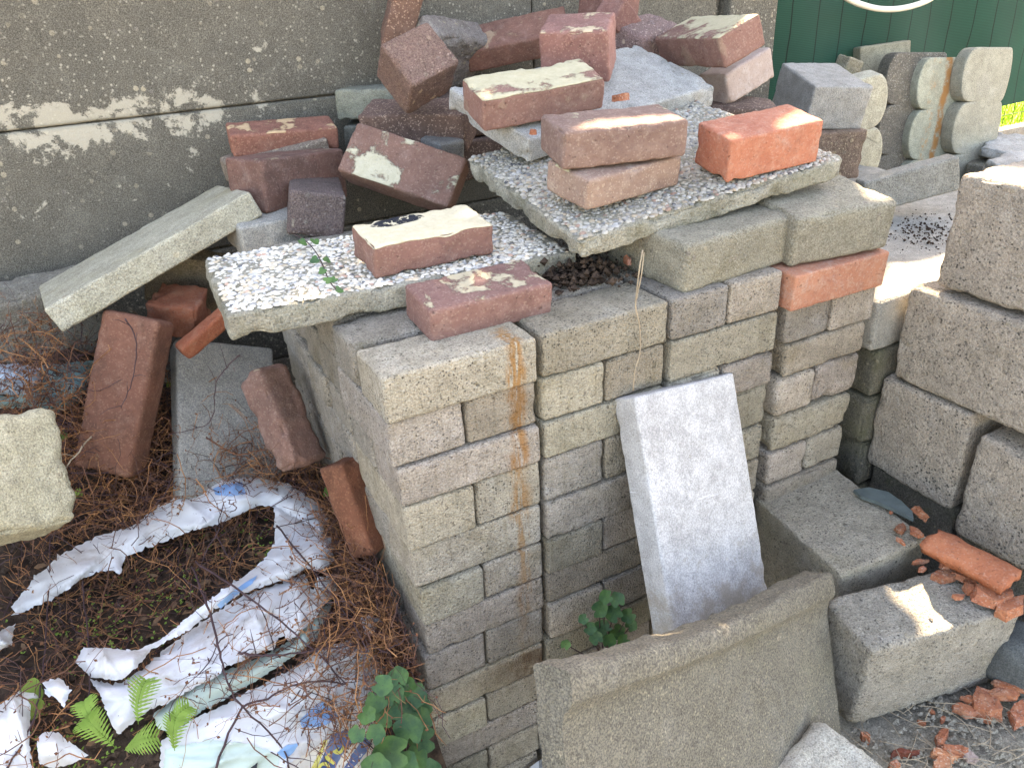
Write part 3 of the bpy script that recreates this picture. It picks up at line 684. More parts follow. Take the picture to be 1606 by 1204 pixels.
tag(o, 'big beige concrete slab with a broken lip along its top edge, foreground', 'slab')

# ------------------------------------------------------------------ pebble faced slabs
def pebble_slab(key, label, dens=.0082, dirt_shade=1.0, seed=1, **kw):
    loc, rot, dims = FIT[key]
    root = tag(empty('pebble_slab', loc, rot), label, 'slab')
    pb = .003
    block('slab_body', (dims[0], dims[1], dims[2] - pb), (0, 0, -pb / 2), (0, 0, 0), tile_m, parent=root, color=kw.pop('color', (1, 1, 1, 1)), **kw)
    rg = random.Random(seed); nr_ = np.random.RandomState(seed)
    ax, by = dims[0] - .008, dims[1] - .008
    pts = []
    ny = int(by / (dens * .866)); nx = int(ax / dens)
    for j in range(ny):
        for i in range(nx):
            pts.append((-ax / 2 + (i + .5 + (.5 if j % 2 else 0)) * dens + rg.uniform(-.5, .5) * dens, -by / 2 + (j + .5) * dens * .866 + rg.uniform(-.5, .5) * dens))
    pal = [((.74, .70, .62), 42), ((.64, .58, .48), 20), ((.5, .485, .46), 14), ((.66, .54, .4), 10), ((.36, .365, .37), 7), ((.55, .36, .28), 3), ((.13, .135, .15), 2.5), ((.75, .74, .72), 8)]
    tot = sum(p[1] for p in pal)
    V, F, Cc = [], [], []
    RA = [(1.0, 0.0), (.93, .38), (.7, .72), (.36, .94)]; SG_ = 8
    for (x, y) in pts:
        if abs(x) > ax / 2 - .002 + rg.uniform(-.005, .002) or abs(y) > by / 2 - .002 + rg.uniform(-.005, .002): continue
        a = dens * rg.choice((.5, .58, .66, .74, .88)); b = a * rg.uniform(.62, .95); h = rg.uniform(.0016, .0036) ; th = rg.uniform(0, 6.28)
        u = rg.uniform(0, tot)
        for c, wgt in pal:
            u -= wgt
            if u <= 0: break
        v_ = rg.uniform(.82, 1.1); c = tuple(min(.8, k * v_ * dirt_shade * tw) for k, tw in zip(c, (1.03, 1.0, .92)))
        base = len(V); z0 = dims[2] / 2 - pb - .0012; tx, ty = rg.uniform(-.25, .25), rg.uniform(-.25, .25)
        for (rr, hh) in RA:
            for s in range(SG_):
                g = 2 * math.pi * s / SG_ ; px_, py_ = a * rr * math.cos(g), b * rr * math.sin(g)
                V.append((x + px_ * math.cos(th) - py_ * math.sin(th), y + px_ * math.sin(th) + py_ * math.cos(th), z0 + h * hh + (tx * px_ + ty * py_) * hh)); Cc.append(c)
        V.append((x, y, z0 + h)); Cc.append(c)
        for k in range(3):
            for s in range(SG_):
                F.append((base + k * SG_ + s, base + k * SG_ + (s + 1) % SG_, base + (k + 1) * SG_ + (s + 1) % SG_, base + (k + 1) * SG_ + s))
        for s in range(SG_): F.append((base + 3 * SG_ + s, base + 3 * SG_ + (s + 1) % SG_, base + 4 * SG_))
    o = mesh_obj('pebble_facing', V, F, peb_m, True, root)
    at = o.data.color_attributes.new('Col', 'FLOAT_COLOR', 'POINT')
    at.data.foreach_set('color', np.c_[np.array(Cc), np.ones(len(Cc))].ravel())
    return root
peb_m = M_attr('pebbles')
pebble_slab('P1', 'white pebble faced slab jutting out over the left corner of the stack', dens=.0076, seed=3, dirt_shade=.98, r=.005, amp=.0022, freq=55, chip=.01, cth=.5, res=.006)
pebble_slab('P2', 'larger pebble faced slab tilted on the thick pavers, bricks on it', dens=.0070, seed=5, dirt_shade=.52, r=.006, amp=.0025, freq=55, chip=.012, cth=.5, res=.006)  # darker pebbles: shadow and dirt both put into their colour

# ------------------------------------------------------------------ scalloped edging stones standing before the net
def edging(lobes, wid, lobe, thick, mat, loc, rot, label, color=(1, 1, 1, 1), flat_bottom=.25, both=True):
    pts = []
    n = 14; d = lobe * .30
    ztop = 0
    L = []
    for k in range(lobes):
        for s in range(n + 1):
            a = math.pi * s / n
            L.append((-d * math.sin(a) ** .75, -k * lobe - lobe * (1 - math.cos(a)) / 2))
    outline = L + [(0.0, -lobes * lobe - flat_bottom), (wid, -lobes * lobe - flat_bottom)]
    if both:
        for k in reversed(range(lobes)):
            for s in reversed(range(n + 1)):
                a = math.pi * s / n
                outline.append((wid + d * .35 * math.sin(a), -k * lobe - lobe * (1 - math.cos(a)) / 2))
    else: outline.append((wid, 0))
    o2 = []
    for p in outline:
        if not o2 or (abs(p[0] - o2[-1][0]) + abs(p[1] - o2[-1][1])) > 1e-4: o2.append(p)
    if (abs(o2[0][0] - o2[-1][0]) + abs(o2[0][1] - o2[-1][1])) < 1e-4: o2.pop()
    bm = bmesh.new()
    vs_ = [bm.verts.new((x, 0, z)) for x, z in o2]
    f = bm.faces.new(vs_)
    ex = bmesh.ops.extrude_face_region(bm, geom=[f])
    bmesh.ops.translate(bm, verts=[e for e in ex['geom'] if isinstance(e, bmesh.types.BMVert)], vec=(0, thick, 0))
    bmesh.ops.recalc_face_normals(bm, faces=bm.faces)
    eds = [e for e in bm.edges if e.calc_face_angle(0) > .8]
    bmesh.ops.bevel(bm, geom=eds, offset=.006, segments=2, profile=.6, affect='EDGES')
    bmesh.ops.triangulate(bm, faces=bm.faces)
    me = bpy.data.meshes.new('edging_stone'); bm.to_mesh(me); bm.free(); me.materials.append(mat)
    o = bpy.data.objects.new('edging_stone', me); col.objects.link(o); o.location = loc; o.rotation_euler = rot; o.color = color
    return tag(o, label, 'edging stone', 'scalloped edging stones before the net')
ER = (R(-6), R(4), R(-12))
edging(3, .118, .155, .05, edge_m, on(1538, 74, 1, .80), ER, 'plain beige scalloped edging stone, rightmost of the row', flat_bottom=.42)
edging(3, .17, .15, .05, edger_m, on(1466, 90, 1, .87), ER, 'scalloped edging stone with a rust streak down its face', (1, 1.02, .98, 1), flat_bottom=.42)
edging(3, .16, .15, .05, edged_m, on(1416, 82, 1, .92), ER, 'dark pebbly scalloped edging stone in the middle of the row', flat_bottom=.42)
block('edging_stone', (.17, .05, .7), on(1398, 68, 1, 1.02) + Vector((.02, .0, -.352)), (R(-6), R(-4), R(-20)), edge_m, 'flat ended edging stone at the back left of the row', 'edging stone', 'scalloped edging stones before the net', (.95, .88, .78, 1), r=.006, chip=.005)
edging(2, .05, .145, .05, edge_m, on(1356, 110, 1, .74), (R(-8), R(10), R(164)), 'pale broken scalloped stone leaning beside the grey cube', (1.2, 1.2, 1.2, 1), flat_bottom=.3)
for k, (px, py, y, d, rz, lb) in enumerate([(1578, 232, .72, (.2, .12, .04), .4, 'pale broken slab lying behind the top coarse block'), (1590, 262, .55, (.14, .1, .05), -.3, 'white broken lump beside the top coarse block'), (1556, 238, .85, (.16, .12, .05), .1, 'grey rubble piece at the foot of the edging stones')]):
    p = on(px, py, 1, y); block('rubble_slab', d, p, (.15, -.1, rz), slab_m, lb, 'rubble', 'rubble by the edging stones', r=.008, amp=.004, chip=.014, cth=.45)
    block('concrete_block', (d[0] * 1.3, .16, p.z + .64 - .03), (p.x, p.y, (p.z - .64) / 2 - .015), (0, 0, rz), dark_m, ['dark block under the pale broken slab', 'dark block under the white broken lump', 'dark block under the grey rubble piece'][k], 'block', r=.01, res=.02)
block('edging_stone', (.07, .04, .05), on(1330, 106, 1, .8), (.1, .3, .1), dark_m, 'broken dark stone top just behind the pale grey cube', 'stone', color=(1.4, 1.4, 1.3, 1), **BR)

# ------------------------------------------------------------------ soil heap + torn sack, left of the stack
def heap_z(x, y):
    x = np.asarray(x, float); y = np.asarray(y, float)
    z = -.455 + .05 * smooth01((y - .3) / .35)
    z = z - .95 * np.clip(.13 + .10 * (x + .25) - y, 0, None) * smooth01((.2 - y) / .25)
    z = z + .05 * smooth01((-.42 - x) / .25) + .2 * smooth01((y - .5) / .3) * smooth01((-.22 - x) / .14)
    z = np.maximum(z, -.88)
    P = np.c_[x.ravel() * 14, y.ravel() * 14, np.zeros(x.size)]
    return z + (.014 * fbm(P, 11, 3)).reshape(x.shape)
def hit(px, py, lift=0.0):
    d = ray(px, py); t = np.linspace(.35, 2.6, 500); P = C0 + t[:, None] * d
    f = P[:, 2] - heap_z(P[:, 0], P[:, 1]) - lift; below = f < 0
    k = int(np.argmax(below)) if below.any() else 499
    if k == 0 or not below.any(): return Vector(P[k])
    a = f[k - 1] / (f[k - 1] - f[k] + 1e-12)
    return Vector(P[k - 1] + (P[k] - P[k - 1]) * a)
soil_m = plain('dark_soil', (.085, .056, .038), .95, 55, .5, bump=.9, c2=(.03, .021, .016), spec=.1)
sx_ = np.arange(-1.15, .01, .007); sy_ = np.arange(-.62, 1.02, .007)
X, Y = np.meshgrid(sx_, sy_, indexing='ij')
Z = heap_z(X, Y)
P = np.c_[X.ravel() * 60, Y.ravel() * 60, np.zeros(X.size)]
Z = Z + (.007 * np.clip(fbm(P, 5, 4), -.3, 1)).reshape(X.shape) - .006
ii = np.arange(X.size).reshape(X.shape)
q = np.stack([ii[:-1, :-1], ii[1:, :-1], ii[1:, 1:], ii[:-1, 1:]], -1).reshape(-1, 4)
tag(mesh_obj('soil_heap', np.c_[X.ravel(), Y.ravel(), Z.ravel()], q, soil_m), 'dark crumbly soil heaped left of the stack', 'soil', kind='stuff')

def plastic(name, c, dirt_shade=(.3, .22, .13), amt=.5, c2=None):
    s = NT(name); v = s.coords()
    b = s.mix(s.step(s.noise(v, 7, 4, .6), .3, .7), c, c2 or tuple(k * .88 for k in c))
    b = s.mix(s.math('MULTIPLY', s.step(s.noise(v, 11, 8, .74, .4), .47, .74), amt), b, dirt_shade); b = s.mix(s.math('MULTIPLY', s.step(s.noise(v, 4, 5, .6), .5, .72), .3), b, (.5, .52, .36))
    b = s.mix(s.math('MULTIPLY', s.step(s.noise(v, 120, 3, .7), .68, .74), .7), b, (.07, .045, .03))
    h = s.math('ADD', s.math('MULTIPLY', s.noise(v, 16, 4, .55, 1.5), 1.0), s.math('MULTIPLY', s.noise(v, 900, 1, .5), .03))
    s.bump(h, .12, .006)
    s.done(b, .5, .35)
    tr = s.n('BsdfTranslucent', {'Color': b}); mx = s.n('MixShader', {0: .18, 1: s.b.outputs[0], 2: tr.outputs[0]})
    s.put(s.out.inputs['Surface'], mx.outputs[0]); return s.m
pl_white = plastic('torn_white_plastic', (.72, .73, .74), amt=.65, c2=(.64, .62, .58))
pl_green = plastic('greenish_plastic', (.55, .66, .58), amt=.45, dirt_shade=(.3, .34, .2))
pl_blue = plastic('blue_print', (.22, .42, .68), amt=.3, dirt_shade=(.55, .6, .65))
pl_navy = plastic('navy_print', (.05, .10, .26), amt=.35, dirt_shade=(.3, .3, .3))
pl_yellow = plastic('yellow_print', (.66, .58, .12), amt=.3)
pl_cream = plastic('cream_plastic', (.68, .62, .52), amt=.3)
pl_black = plain('black_print', (.02, .02, .02), .5)
def inside(poly, X, Y):
    r = np.zeros(X.shape, bool); n = len(poly)
    for i in range(n):
        x1, y1 = poly[i]; x2, y2 = poly[(i + 1) % n]
        c = ((y1 > Y) != (y2 > Y)) & (X < (x2 - x1) * (Y - y1) / (y2 - y1 + 1e-12) + x1); r ^= c
    return r
def bdist(poly, X, Y):
    d = np.full(X.shape, 1e9); n = len(poly)
    for i in range(n):
        a = np.array(poly[i], float); b = np.array(poly[(i + 1) % n], float); ab = b - a
        t = np.clip(((X - a[0]) * ab[0] + (Y - a[1]) * ab[1]) / (ab @ ab + 1e-9), 0, 1)
        d = np.minimum(d, np.hypot(X - a[0] - t * ab[0], Y - a[1] - t * ab[1]))
    return d
def sheet_lift(P, host, lift, puff, ang, fold):
    """height above the heap: slightly raised edges and sharp lengthwise creases, as in stiff woven plastic"""
    bd = bdist(host, P[:, 0], P[:, 1]); rg = random.Random(int(sum(p[0] * 3 + p[1] for p in host)))
    xs_ = [p[0] for p in host]; ys_ = [p[1] for p in host]; h = np.zeros(len(P))
    area = (max(xs_) - min(xs_)) * (max(ys_) - min(ys_))
    for k in range(int(14 + area / 1800)):
        cx, cy = rg.uniform(min(xs_), max(xs_)), rg.uniform(min(ys_), max(ys_)); a = ang + rg.gauss(0, .28 if k % 4 else .9)
        u = (P[:, 0] - cx) * math.cos(a) + (P[:, 1] - cy) * math.sin(a); d = -(P[:, 0] - cx) * math.sin(a) + (P[:, 1] - cy) * math.cos(a)
        d = d + .0016 * rg.uniform(-1, 1) * u * u; ln = rg.uniform(25, 110); w1, w2 = rg.uniform(3, 6), rg.uniform(9, 26)
        if rg.random() < .5: w1, w2 = w2, w1
        h += rg.uniform(.35, 1.0) * rg.choice((1, 1, -.6)) * np.where(d > 0, np.exp(-np.abs(d) / w1), np.exp(-np.abs(d) / w2)) * np.exp(-(u / ln) ** 2)
    h += .35 * fbm(np.c_[P / 70, np.zeros(len(P))], 3, 2)
    return lift + puff * (1 - np.exp(-bd / 9)) + fold * h
def sheet(name, poly, mat, parent, host=None, lift=.014, puff=.016, ang=-.5, fold=.009, extra=0.0, step=3.6, jag=1.5, seed=0):
    """a torn plastic sheet draped over the heap; outline given in photo pixels and laid on the heap's surface"""
    host = host or poly; rg = random.Random(seed + len(poly))
    b = []
    for i in range(len(poly)):
        a, c = Vector(poly[i]), Vector(poly[(i + 1) % len(poly)]); n = max(1, int((c - a).length / step))
        for k in range(n):
            p = a.lerp(c, k / n); t_ = rg.uniform(2, 6) if rg.random() < .06 and jag > 1 else 0; b.append((p.x + rg.uniform(-jag, jag) + t_ * rg.uniform(-1, 1), p.y + rg.uniform(-jag, jag) + t_ * rg.uniform(-1, 1)))
    xs_ = [p[0] for p in b]; ys_ = [p[1] for p in b]
    X, Y = np.meshgrid(np.arange(min(xs_), max(xs_), step), np.arange(min(ys_), max(ys_), step))
    X = X.ravel() + np.random.RandomState(seed).uniform(-.8, .8, X.size); Y = Y.ravel()
    k = inside(b, X, Y) & (bdist(b, X, Y) > step * .6)
    pts = b + list(zip(X[k], Y[k]))
    vv, ee, ff, *_ = delaunay_2d_cdt([Vector(p) for p in pts], [(i, (i + 1) % len(b)) for i in range(len(b))], [], 1, 1e-5)
    P = np.array([(v.x, v.y) for v in vv])
    L = sheet_lift(P, host, lift, puff, ang, fold) + extra
    W = np.array([tuple(hit(P[i, 0], P[i, 1], float(L[i]))) for i in range(len(P))])
    o = mesh_obj(name, W, ff, mat, True, parent)
    bm = bmesh.new(); bm.from_mesh(o.data); bmesh.ops.recalc_face_normals(bm, faces=bm.faces); bm.to_mesh(o.data); bm.free()
    return o
sack = tag(empty('torn_sack', (-.25, .1, -.6)), 'torn white plastic sack spilling dark soil, overgrown with dry stems', 'sack')
def part(*a, **k):
    o = sheet(*a, **k); o.matrix_parent_inverse = sack.matrix_basis.inverted(); return o
A_ = [(18, 952), (55, 905), (98, 868), (150, 842), (205, 826), (262, 786), (310, 766), (352, 752), (400, 748), (450, 758), (496, 786), (514, 815), (505, 838), (468, 822), (432, 795), (404, 793), (385, 803), (340, 822), (288, 836), (232, 860), (196, 872), (189, 901), (176, 893), (150, 897), (128, 908), (88, 936), (24, 964)]
part('back_flap', A_, pl_white, sack, ang=-.45, lift=.042, seed=1)
B_ = [(430, 794), (452, 800), (500, 830), (520, 845), (524, 880), (510, 895), (480, 892), (455, 906), (415, 918), (372, 934), (330, 962), (292, 990), (240, 1016), (215, 1045), (190, 1066), (142, 1062), (118, 1037), (132, 1014), (170, 1016), (214, 1020), (250, 1004), (290, 972), (330, 938), (380, 905), (412, 880), (430, 850)]
part('rolled_edge', B_, pl_white, sack, ang=-.6, lift=.05, puff=.016, seed=2)
C_ = [(140, 1064), (165, 1070), (192, 1070), (222, 1050), (250, 1024), (292, 992), (330, 966), (372, 938), (415, 922), (452, 910), (476, 900), (484, 912), (490, 930), (498, 904), (520, 902), (530, 918), (510, 945), (492, 972), (470, 992), (452, 1004), (446, 996), (436, 1000), (430, 1016), (404, 1024), (372, 1040), (352, 1046), (340, 1060), (300, 1080), (262, 1102), (236, 1112), (214, 1128), (186, 1152), (176, 1138), (168, 1118), (158, 1090)]
part('torn_panel', C_, pl_white, sack, ang=-.55, lift=.034, puff=.012, fold=.011, seed=3)
D_ = [(240, 1120), (300, 1074), (340, 1056), (400, 1034), (450, 1008), (482, 968), (516, 928), (520, 950), (498, 1000), (470, 1022), (420, 1056), (360, 1092), (320, 1112), (270, 1150), (246, 1140)]
part('green_lining', D_, pl_green, sack, ang=-.5, lift=.015, seed=4)
E_ = [(252, 1162), (300, 1128), (352, 1104), (412, 1072), (462, 1046), (500, 1018), (545, 1004), (590, 1010), (602, 1050), (596, 1110), (590, 1160), (580, 1225), (250, 1225)]
part('lower_side', E_, pl_white, sack, ang=-.45, lift=.016, puff=.034, fold=.014, seed=5)
part('side_stain', [(258, 1175), (330, 1158), (400, 1168), (440, 1185), (430, 1225), (255, 1225)], pl_green, sack, host=E_, lift=.016, puff=.034, fold=.014, ang=-.45, extra=.0018, seed=6)
part('cream_gusset', [(430, 1225), (455, 1196), (500, 1168), (540, 1140), (575, 1128), (598, 1150), (585, 1225)], pl_cream, sack, host=E_, lift=.016, puff=.034, fold=.014, ang=-.45, extra=.0014, seed=7)
part('side_flap', [(-30, 1130), (8, 1098), (34, 1080), (62, 1072), (66, 1092), (48, 1120), (46, 1160), (52, 1225), (-30, 1225)], pl_white, sack, ang=1.2, lift=.03, seed=8)
part('curled_scrap', [(58, 1158), (72, 1146), (92, 1148), (112, 1164), (138, 1184), (110, 1198), (84, 1204), (60, 1196)], pl_white, sack, ang=.5, lift=.04, seed=9)
part('curled_scrap', [(66, 1070), (94, 1062), (112, 1082), (100, 1108), (84, 1092), (70, 1086)], pl_white, sack, ang=.5, lift=.05, seed=10)
part('edge_scrap', [(-20, 1000), (10, 984), (24, 978), (18, 1010), (-20, 1030)], pl_white, sack, ang=.5, lift=.03, seed=11)
part('loose_scrap', [(566, 968), (582, 964), (594, 972), (588, 990), (572, 996)], pl_white, sack, ang=.5, lift=.03, seed=12)
part('blue_print', [(334, 766), (352, 759), (380, 756), (386, 774), (362, 778), (338, 776)], pl_blue, sack, host=A_, lift=.042, ang=-.45, extra=.0016, jag=.6, seed=13)
part('blue_print', [(340, 948), (366, 926), (392, 908), (404, 902), (396, 914), (372, 932), (346, 954)], pl_blue, sack, host=B_, lift=.05, puff=.016, ang=-.6, extra=.0016, jag=.6, seed=14)
part('blue_print', [(470, 1128), (492, 1108), (505, 1098), (530, 1124), (512, 1136), (490, 1140), (474, 1140)], pl_blue, sack, host=E_, lift=.016, puff=.034, fold=.014, ang=-.45, extra=.0022, jag=.6, seed=15)
part('blue_print', [(434, 1180), (450, 1168), (470, 1164), (460, 1180), (446, 1190)], pl_blue, sack, host=E_, lift=.016, puff=.034, fold=.014, ang=-.45, extra=.0022, jag=.6, seed=16)
part('printed_band', [(490, 1225), (508, 1182), (520, 1152), (545, 1142), (560, 1152), (535, 1185), (515, 1225)], pl_navy, sack, host=E_, lift=.016, puff=.034, fold=.014, ang=-.45, extra=.0024, jag=.6, seed=17)
part('printed_band', [(534, 1212), (552, 1182), (572, 1156), (584, 1166), (566, 1190), (544, 1215)], pl_navy, sack, host=E_, lift=.016, puff=.034, fold=.014, ang=-.45, extra=.0024, jag=.6, seed=18)
part('yellow_stripe', [(478, 1225), (500, 1180), (508, 1160), (514, 1160), (500, 1196), (488, 1225)], pl_yellow, sack, host=E_, lift=.016, puff=.034, fold=.014, ang=-.45, extra=.0026, jag=.5, seed=19)
def lettering(name, body, px, py, dirx, diry, size, mat, lift):
    cu = bpy.data.curves.new(name, 'FONT'); cu.body = body; cu.size = size; cu.extrude = .0006; cu.offset = .0006
    cu.align_x = 'CENTER'; cu.align_y = 'CENTER'
    to = bpy.data.objects.new('tmp_text', cu); col.objects.link(to)
    dg = bpy.context.evaluated_depsgraph_get(); dg.update()
    me = bpy.data.meshes.new_from_object(to.evaluated_get(dg)); bpy.data.objects.remove(to)
    me.materials.clear(); me.materials.append(mat)
    n_ = Vector((-.12, -.42, .9)).normalized()
    p = hit(px, py, lift * 1.05); qx = hit(px + dirx * 20, py + diry * 20, lift * 1.05)
    ex = (qx - p); ex -= n_ * ex.dot(n_); ex.normalize(); ey = n_.cross(ex)
    o = bpy.data.objects.new(name, me); col.objects.link(o)
    mw = Matrix(((ex.x, ey.x, n_.x, p.x), (ex.y, ey.y, n_.y, p.y), (ex.z, ey.z, n_.z, p.z), (0, 0, 0, 1)))
    o.parent = sack; o.matrix_parent_inverse = sack.matrix_basis.inverted(); o.matrix_basis = mw; return o
lettering('lettering', 'ore', 516, 1188, .55, -.83, .034, pl_yellow, .054)
lettering('lettering', 'Re', 386, 1200, -.95, -.1, .03, pl_black, .056)

bs = tag(empty('plastic_sheet', (-.4, .5, -.4)), 'crumpled pale blue plastic sheet under dry stems at the far left', 'plastic sheet')
def bpart(nm, poly, mat, **k):
    o = sheet(nm, poly, mat, bs, **k); o.matrix_parent_inverse = bs.matrix_basis.inverted()
pl_pale = plastic('pale_blue_plastic', (.55, .66, .74), amt=.5); pl_teal = plastic('teal_plastic', (.2, .38, .38), amt=.5)
bpart('pale_fold', [(-30, 572), (30, 570), (62, 578), (66, 600), (40, 620), (10, 618), (-30, 622)], pl_pale, lift=.05, puff=.03, ang=.2, fold=.012, seed=41)
bpart('teal_fold', [(-30, 618), (20, 622), (64, 596), (66, 572), (110, 568), (148, 566), (140, 600), (126, 630), (96, 646), (50, 640), (-30, 640)], pl_teal, lift=.035, puff=.03, ang=.2, fold=.012, seed=42)

# white printed carton scrap by the foot of the stack
cart = empty('carton_scrap', on(836, 1206, 2, -.80)); tag(cart, 'white printed carton scrap at the foot of the stack', 'carton')
v0 = [on(800, 1225, 2, -.82), on(845, 1192, 2, -.79), on(866, 1182, 2, -.785), on(885, 1184, 2, -.785), on(884, 1225, 2, -.8), on(846, 1225, 2, -.8)]
v0 = [v - cart.location for v in v0]
o = mesh_obj('white_face', v0 + [v - Vector((0, .004, .004)) for v in v0], [(0, 1, 5), (6, 11, 7), (0, 6, 7, 1), (1, 7, 11, 5), (5, 11, 6, 0)], pl_white, False, cart)
o = mesh_obj('grey_face', v0 + [v - Vector((0, .004, .004)) for v in v0], [(1, 2, 3, 4, 5), (11, 10, 9, 8, 7), (1, 7, 8, 2), (2, 8, 9, 3), (3, 9, 10, 4)], grey_m, False, cart)

# ------------------------------------------------------------------ dry stems, vines, leaves
stem_m = plain('dry_brown_stem', (.19, .085, .045), .85, 22, .5, c2=(.07, .035, .028))
vine_m = plain('dark_purple_vine', (.075, .04, .04), .7, 30, .4)
rust_stem_m = plain('rusty_orange_stem', (.40, .19, .075), .85, 30, .5, c2=(.2, .08, .035))
straw_m = plain('pale_straw', (.42, .33, .22), .8, 40, .4)
dleaf_m = plain('withered_leaf', (.24, .10, .045), .9, 30, .5, c2=(.13, .055, .03), trans=.25)
leaf_m = plain('dark_green_leaf', (.09, .19, .05), .5, 38, .35, trans=.3, spec=.4, bump=.4, c2=(.03, .09, .035))
bright_m = plain('bright_green_leaf', (.26, .40, .07), .6, 14, .3, trans=.4)
# ------------------------------------------------------------------ added unseen tree: its crown is shaped to shade the pile and leave sunny gaps
def on_top(px, py, key):
    loc, rot, dims = FIT[key]; n_ = Euler(rot).to_matrix() @ Vector((0, 0, 1)); p = Vector(loc) + n_ * dims[2] / 2
    d = Vector(ray(px, py)); c = Vector(C0); return c + d * ((p - c).dot(n_) / d.dot(n_))
U_ = Vector((math.cos(SUN_AZ), -math.sin(SUN_AZ), 0)); V_ = sd.cross(U_) * -1
if V_.z < 0: V_ = -V_
def uv(p): return (Vector(p).dot(U_), Vector(p).dot(V_))
gaps = []
def gap(pts): gaps.append([uv(p) for p in pts])
gap([on_top(x, y, 'R5') for x, y in ((872, 202), (915, 195), (970, 188.5), (1036, 183), (1066, 183), (1070, 188), (1000, 194.5), (890, 203))])
gap([on_top(x, y, 'R7') for x, y in ((1136, 215), (1206, 206), (1224, 195), (1260, 174), (1298, 187), (1290, 190), (1144, 219))])
gap([on_top(x, y, 'R8') for x, y in ((1124, 60), (1168, 27), (1186, 16), (1196, 20), (1130, 66))])
gap([on_top(x, y, 'K2') for x, y in ((1348, 284), (1364, 312), (1398, 310), (1388, 302))])
gap([on(x, y, 2, -.112) for x, y in ((1372, 470), (1430, 490), (1470, 440), (1490, 400), (1440, 418), (1400, 416))])
gap([on(x, y, 2, .108) for x, y in ((1480, 302), (1530, 322), (1625, 345), (1640, 270), (1560, 262), (1490, 280))])
gap([on(x, y, 2, -.084) for x, y in ((1404, 474), (1440, 478), (1474, 492), (1480, 460), (1440, 448))])
gap([on(x, y, 2, -.456) for x, y in ((1426, 928), (1438, 912), (1452, 924), (1474, 982), (1458, 992))])
def in_gap(u, v):
    for g in gaps:
        c = False; n = len(g)
        for i in range(n):
            x1, y1 = g[i]; x2, y2 = g[(i + 1) % n]
            if (y1 > v) != (y2 > v) and u < (x2 - x1) * (v - y1) / (y2 - y1) + x1: c = not c
        if c: return True
    return False
def near_gap(u, v, r):
    for g in gaps:
        xs_ = [p[0] for p in g]; ys_ = [p[1] for p in g]
        if min(xs_) - r < u < max(xs_) + r and min(ys_) - r < v < max(ys_) + r:
            for i in range(len(g)):
                a, b = Vector(g[i]), Vector(g[(i + 1) % len(g)]); ab = b - a
                t = max(0, min(1, (Vector((u, v)) - a).dot(ab) / ab.dot(ab)))
                if (Vector((u, v)) - a - ab * t).length < r * .8: return True
    return in_gap(u, v)
tree = empty('added_shade_tree', (2.6, 2.9, -.6))
tag(tree, 'leafy garden tree behind the fence, outside the picture, shading the pile', 'tree')
rg = random.Random(77)
us = [uv(p) for p in ((-.9, -.8, -.7), (1.2, -.8, -.7), (-.9, 1.0, -.6), (2.7, .9, -.6), (2.7, .9, .4), (1.2, -.7, -.6), (-.9, -.55, .4), (-.9, 1.0, .4), (1.2, -.7, .3))]
u0, u1 = min(a for a, b in us), max(a for a, b in us); v0, v1 = min(a[1] for a in us), max(a[1] for a in us)
v_, f_ = [], []
for k in range(38000):
    u, v = rg.uniform(u0, u1), rg.uniform(v0, v1); D = (rg.uniform(2.3, 2.8) - v * V_.z) / sd.z
    sz = rg.uniform(.03, .046)
    if near_gap(u, v, sz * 1.3):
        sz = .013
        if near_gap(u, v, sz * 1.2): continue
    c = U_ * u + V_ * v + sd * D - tree.location
    nrm = (sd + Vector((rg.uniform(-1, 1), rg.uniform(-1, 1), rg.uniform(-1, 1))) * .8).normalized()
    a = nrm.orthogonal().normalized(); a = Matrix.Rotation(rg.uniform(0, 6.28), 3, nrm) @ a; b = nrm.cross(a); i0 = len(v_)
    v_ += [c - a * sz * 1.1, c + b * sz * .55, c + a * sz * 1.1 + nrm * .004, c - b * sz * .55]; f_.append((i0, i0 + 1, i0 + 2, i0 + 3))
for g in gaps:                                      # small leaves added to sharpen the sun spots round the gaps
    xs_ = [p[0] for p in g]; ys_ = [p[1] for p in g]
    for k in range(int(60000 * (max(xs_) - min(xs_) + .16) * (max(ys_) - min(ys_) + .16))):
        u, v = rg.uniform(min(xs_) - .08, max(xs_) + .08), rg.uniform(min(ys_) - .08, max(ys_) + .08); sz = .011
        if near_gap(u, v, sz): continue
        c = U_ * u + V_ * v + sd * ((rg.uniform(2.25, 2.4) - v * V_.z) / sd.z) - tree.location
        nrm = (sd + Vector((rg.uniform(-1, 1), rg.uniform(-1, 1), rg.uniform(-1, 1))) * .6).normalized()
        a = nrm.orthogonal().normalized(); a = Matrix.Rotation(rg.uniform(0, 6.28), 3, nrm) @ a; b = nrm.cross(a); i0 = len(v_)
        v_ += [c - a * sz * 1.1, c + b * sz * .6, c + a * sz * 1.1 + nrm * .002, c - b * sz * .6]; f_.append((i0, i0 + 1, i0 + 2, i0 + 3))
mesh_obj('crown', v_, f_, leaf_m, False, tree)
v_, f_ = [], []
cc = Vector((2.0, 2.2, 2.6)) - tree.location
tube(v_, f_, [(0, 0, 0), (.05, .05, .8), (0, .1, 1.5), (cc.x + .3, cc.y + .3, cc.z + .3)], [.11, .09, .08, .03], 10)
for k in range(60):
    u, v = rg.uniform(u0, u1), rg.uniform(v0, v1)
    if any(near_gap(u + (t - 1) * .5 * (u - uv(cc + tree.location)[0]), v + (t - 1) * .5 * (v - uv(cc + tree.location)[1]), .12) for t in (0, .5, 1)) or k % 4: continue
    e = U_ * u + V_ * v + sd * ((2.75 - v * V_.z) / sd.z) - tree.location
    tube(v_, f_, [cc + Vector((.3, .3, .3)), (cc + e) * .5 + sd * .3, e + sd * .15], [.03, .02, .006], 6)
mesh_obj('trunk', v_, f_, b_old, True, tree)

